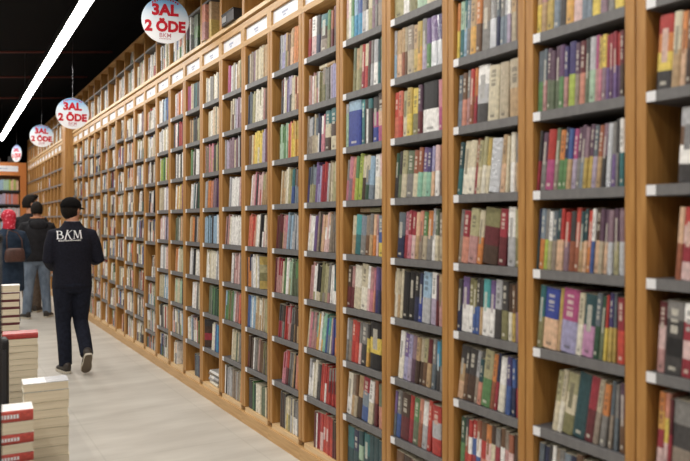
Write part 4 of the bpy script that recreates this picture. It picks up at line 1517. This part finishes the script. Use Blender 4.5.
# cap: crown and brim
m = MB()
m.ball(Vector(hc) + hrot @ Vector((0, -0.014, 0.040)), (0.094, 0.112, 0.092), 26, 18, hrot)
inv = hrot.inverted()
fs = [f for f in m.f if all((inv @ (Vector(m.v[i]) - Vector(hc))).z > 0.018 for i in f)]
c_ = MB(); c_.v, c_.f, c_.c = m.v, fs, [None] * len(fs)
crown = c_.build('cap', CAPM, man, True, True)
bm = bmesh.new(); bm.from_mesh(crown.data)
bmesh.ops.delete(bm, geom=[v for v in bm.verts if not v.link_faces], context='VERTS')
bm.to_mesh(crown.data); bm.free()
sm = crown.modifiers.new('thick', 'SOLIDIFY'); sm.thickness = 0.004
m = MB()
top, bot = [], []
nb = 14
for i in range(nb + 1):
    a = R(-62 + 124 * i / nb)
    for rad in (0.088, 0.165):
        x = math.sin(a) * (0.088 if rad < 0.1 else 0.098)
        y = math.cos(a) * rad + (-0.006 if rad < 0.1 else 0.0)
        z = 0.034 - (0.02 if rad > 0.1 else 0) - 0.10 * abs(x) ** 1.0 * 0.15
        m.v.append(tuple(Vector(hc) + hrot @ Vector((x, y, z))))
for i in range(nb):
    a0 = i * 2
    m.f.append((a0, a0 + 2, a0 + 3, a0 + 1)); m.c.append(None)
brim = m.build('brim', CAPM, crown, True)
sm = brim.modifiers.new('thick', 'SOLIDIFY'); sm.thickness = 0.005
# grey collar line
m = MB()
pts = []
for i in range(21):
    a = 2 * PI * i / 20
    pts.append((0.070 * math.cos(a), 0.002 + 0.066 * math.sin(a), 1.511 + 0.004 * math.sin(a)))
m.tube(pts, 0.006, 8)
m.build('collar', new_mat('grey_rib', rgb(96, 98, 108), 0.9), man, True)


def stroke(m, pts, w):
    """flat ribbon in the x,z plane; w = width or list"""
    pts = [Vector((p[0], 0, p[1])) for p in pts]
    L, Rr = [], []
    for i, p in enumerate(pts):
        t = (pts[min(i + 1, len(pts) - 1)] - pts[max(i - 1, 0)]).normalized()
        nn = Vector((-t.z, 0, t.x))
        ww = (w[i] if isinstance(w, (list, tuple)) else w) / 2
        L.append(p + nn * ww); Rr.append(p - nn * ww)
    b0 = len(m.v)
    for a, c in zip(L, Rr):
        m.v += [tuple(a), tuple(c)]
    for i in range(len(pts) - 1):
        m.f.append((b0 + 2 * i, b0 + 2 * i + 1, b0 + 2 * i + 3, b0 + 2 * i + 2)); m.c.append(None)


def arc(cx, cz, rx, rz, a0, a1, n=10):
    return [(cx + rx * math.cos(R(a0 + (a1 - a0) * i / n)), cz + rz * math.sin(R(a0 + (a1 - a0) * i / n))) for i in range(n + 1)]


m = MB()
# B
stroke(m, [(0.10, 0), (0.10, 0.35), (0.10, 0.65), (0.10, 1)], 0.12)
stroke(m, [(-0.02, 0.02), (0.3, 0.02)], 0.06); stroke(m, [(-0.02, 0.98), (0.3, 0.98)], 0.06)
stroke(m, [(0.12, 0.54), (0.32, 0.54)], 0.05)
stroke(m, arc(0.3, 0.76, 0.22, 0.22, 90, -90), [0.05, .07, .09, .11, .12, .12, .12, .11, .09, .07, .05])
stroke(m, arc(0.32, 0.28, 0.28, 0.26, 90, -90), [0.05, .07, .09, .11, .13, .13, .13, .11, .09, .07, .05])
# K, slanting with a swash
stroke(m, [(0.80, -0.06), (0.86, 0.2), (0.98, 0.62), (1.10, 1.04)], 0.11)
stroke(m, [(0.68, -0.06), (0.92, -0.06)], 0.05); stroke(m, [(0.98, 1.04), (1.2, 1.04)], 0.05)
stroke(m, [(1.56, 1.05), (1.32, 0.86), (1.12, 0.66), (0.94, 0.46)], [0.05, .06, .06, .05])
stroke(m, [(1.10, 0.62), (1.20, 0.36), (1.30, 0.08), (1.42, -0.10), (1.56, -0.06)], [0.08, .11, .12, .09, .04])
# M
stroke(m, [(1.70, 0), (1.74, 0.5), (1.77, 1)], 0.05)
stroke(m, [(1.80, 1), (1.96, 0.5), (2.10, 0.05)], 0.12)
stroke(m, [(2.10, 0.05), (2.24, 0.5), (2.36, 1)], 0.05)
stroke(m, [(2.40, 1), (2.44, 0.5), (2.46, 0)], 0.12)
stroke(m, [(1.6, 0.02), (1.82, 0.02)], 0.05); stroke(m, [(2.34, 0.02), (2.58, 0.02)], 0.05)
stroke(m, [(1.66, 0.98), (1.86, 0.98)], 0.05); stroke(m, [(2.3, 0.98), (2.54, 0.98)], 0.05)
small = MB()
xx = 0.18
r = random.Random(5)
while xx < 2.42:
    w = r.uniform(0.03, 0.06)
    stroke(small, [(xx, -0.30 + r.uniform(0, 0.02)), (xx, -0.22), (xx + 0.004, -0.17 + r.uniform(0, 0.05))], w)
    xx += w + 0.04
dg = bpy.context.evaluated_depsgraph_get()
bv = BVHTree.FromPolygons([v.co[:] for v in sweater.data.vertices], [p.vertices[:] for p in sweater.data.polygons])
for mb, nm, dz in ((m, 'lettering', 0), (small, 'small_lettering', 0)):
    bm = bmesh.new()
    vs = [bm.verts.new(v) for v in mb.v]
    for f in mb.f:
        try:
            bm.faces.new([vs[i] for i in f])
        except ValueError:
            pass
    bmesh.ops.subdivide_edges(bm, edges=bm.edges[:], cuts=2, use_grid_fill=True)
    sc_ = 0.080
    for v in bm.verts:
        x = -0.160 + v.co.x * sc_ * 1.12
        z = 1.342 + v.co.z * sc_ + 0.05 * (x) * 0.6
        hit = bv.ray_cast(Vector((x, -0.6, z)), Vector((0, 1, 0)))
        v.co = Vector((x, hit[0].y - 0.0035 if hit[0] else -0.14, z))
    bm.normal_update()
    me = bpy.data.meshes.new(nm); bm.to_mesh(me); bm.free()
    me.materials.append(WHITEINK)
    o = link(nm, me, sweater)
    sm = o.modifiers.new('thick', 'SOLIDIFY'); sm.thickness = 0.0015; sm.offset = 0

# --- the man in the black hooded jacket and pale jeans
X, Y = at(37.2, 10.78)
m2, j2, hc2, r2 = person(
    (X, Y, 0), R(4), 'man with dark hair in black hooded jacket and pale blue jeans, standing back turned',
    H=1.80, top_mat=JACK, leg_mat=JEAN, top_name='jacket', hem=0.86, bulk=1.18,
    arms={-1: ((-0.27, 0.0, 1.12), (-0.20, 0.20, 1.02)), 1: ((0.27, 0.0, 1.12), (0.20, 0.20, 1.02))},
    legs={-1: ((-0.115, 0.02, 0.49), (-0.15, 0.0, 0.092)), 1: ((0.115, 0.02, 0.49), (0.14, 0.0, 0.092))},
    foot={-1: (-0.3, 1, 0.0), 1: (0.55, 1, 0.0)}, head_turn=R(-12), head_tilt=R(-10))
hair(m2, hc2, r2, puff=0.006, low=-0.07)
m = MB()
m.ball((0, -0.115, 1.405), (0.135, 0.065, 0.085), 20, 12)
m.tube([(-0.11, 0.03, 1.45), (-0.10, -0.06, 1.47), (0, -0.10, 1.48), (0.10, -0.06, 1.47), (0.11, 0.03, 1.45)], [0.025, 0.032, 0.036, 0.032, 0.025], 12)
remeshed(m, 'hood', JACK, 0.01, m2, 4)
m = MB()
pts = [(0.090 * math.cos(2 * PI * i / 20), -0.012 + 0.086 * math.sin(2 * PI * i / 20), 1.512) for i in range(21)]
m.tube(pts, 0.014, 8)
m.build('collar', new_mat('tan_collar', rgb(186, 128, 92), 0.8), m2, True)

# --- the person behind him in a dark cap
X, Y = at(30.5, 11.45)
m3, j3, hc3, r3 = person(
    (X, Y, 0), R(-10), 'person in dark clothes with a quiff of black hair, mostly hidden behind the jeans man',
    H=1.92, top_mat=JACK, leg_mat=noise_mix(new_mat('brown_trousers', rough=0.9), rgb(84, 70, 60), rgb(100, 86, 74), (1, 1, 1), 20, 3), hem=0.82, top_name='jacket',
    arms={-1: ((-0.26, 0.02, 1.12), (-0.18, 0.22, 1.05)), 1: ((0.26, 0.02, 1.12), (0.18, 0.22, 1.05))},
    legs={-1: ((-0.07, 0.02, 0.49), (-0.03, 0.0, 0.092)), 1: ((0.08, 0.02, 0.49), (0.09, 0.0, 0.092))},
    foot={-1: (0.1, 1, 0.0), 1: (0.4, 1, 0.0)}, head_turn=R(-70))
hair(m3, hc3, r3, puff=0.018, low=-0.07)
m = MB()
m.tube([Vector(hc3) + r3 @ Vector(q) for q in ((0, 0.01, 0.10), (0, 0.05, 0.112), (0, 0.085, 0.12), (0, 0.105, 0.135))], [0.05, 0.045, 0.032, 0.014], 12)
m.build('quiff', HAIR, m3, True)

# --- the woman in the red headscarf
X, Y = at(8.5, 9.7)
m4, j4, hc4, r4 = person(
    (X, Y, 0), R(14), 'woman in red patterned headscarf and dark blue coat at the left edge',
    H=1.66, top_mat=COAT, leg_mat=TROUS, top_name='coat', hem=0.55, bulk=1.14,
    arms={-1: ((-0.26, 0.03, 1.12), (-0.14, 0.22, 1.08)), 1: ((0.27, 0.02, 1.12), (0.20, 0.16, 0.96))},
    legs={-1: ((-0.09, 0.02, 0.49), (-0.10, 0.0, 0.092)), 1: ((0.09, 0.02, 0.49), (0.10, 0.0, 0.092))},
    foot={-1: (-0.2, 1, 0.0), 1: (0.2, 1, 0.0)}, head_turn=R(22), head_tilt=R(-12))
m = MB()
m.ball(Vector(hc4) + r4 @ Vector((0, -0.02, 0.028)), (0.098, 0.112, 0.106), 20, 14, r4)
m.tube([Vector(hc4) + r4 @ Vector((0, -0.03, -0.02)), (0, -0.02, 1.52), (0, -0.015, 1.475)], [0.09, 0.082, 0.09], 18)
# cut the opening for the face
inv = r4.inverted()
def face_open(v):
    q = inv @ (Vector(v) - Vector(hc4))
    return q.y > 0.05 and -0.11 < q.z < 0.06 and abs(q.x) < 0.066
sc4 = remeshed(m, 'headscarf', SCARF, 0.008, m4, 3)
bm = bmesh.new(); bm.from_mesh(sc4.data)
bmesh.ops.delete(bm, geom=[v for v in bm.verts if face_open(v.co)], context='VERTS')
bm.to_mesh(sc4.data); bm.free()
# her brown shoulder bag
t = empty('shoulder_bag', (X + 0.06, Y - 0.24, 0.95), R(14))
tag(t, 'brown shoulder bag against the back of the dark blue coat', 'bag')
BAGM = noise_mix(new_mat('brown_leather', rough=0.55), rgb(66, 40, 34), rgb(80, 50, 42), (1, 1, 1), 30, 3)
m = MB(); m.rings([(0, 0, 0.0, 0.12, 0.04), (0, 0, 0.04, 0.135, 0.05), (0, 0, 0.15, 0.125, 0.045), (0, 0, 0.19, 0.10, 0.03)], 24, None, 3.0)
m.build('bag_body', BAGM, t, True)
m = MB(); m.tube([(-0.10, 0, 0.17), (-0.10, 0.02, 0.35), (-0.06, 0.08, 0.44), (0.06, 0.08, 0.40), (0.10, 0.02, 0.3), (0.10, 0, 0.17)], 0.008, 8); m.build('strap', BAGM, t, True)

# ------------------------------------------------------------------ world, camera, view
w = bpy.data.worlds.new('room_air')
SC.world = w
w.use_nodes = True
w.node_tree.nodes['Background'].inputs['Color'].default_value = (0.02, 0.02, 0.022, 1)
w.node_tree.nodes['Background'].inputs['Strength'].default_value = 1.0

cam = bpy.data.cameras.new('camera')
cam.sensor_fit = 'HORIZONTAL'
cam.sensor_width = 36.0
cam.lens = 36.0 * F / 690.0
cam.shift_y = -(230.5 - HORIZON) / 690.0
cam.clip_start = 0.05
cam.dof.use_dof = True
cam.dof.focus_distance = 5.2
cam.dof.aperture_fstop = 2.0
co = bpy.data.objects.new('camera', cam)
COL.objects.link(co)
co.location = (0, 0, EYE)
co.rotation_euler = (R(90), 0, -THETA)
SC.camera = co
SC.view_settings.view_transform = 'Standard'
SC.view_settings.look = 'None'
SC.view_settings.exposure = 0.0
SC.view_settings.gamma = 1.0
SC.view_settings.use_curve_mapping = False
SC.cycles.use_denoising = True
SC.cycles.max_bounces = 6
SC.cycles.diffuse_bounces = 4
SC.cycles.sample_clamp_indirect = 4.0
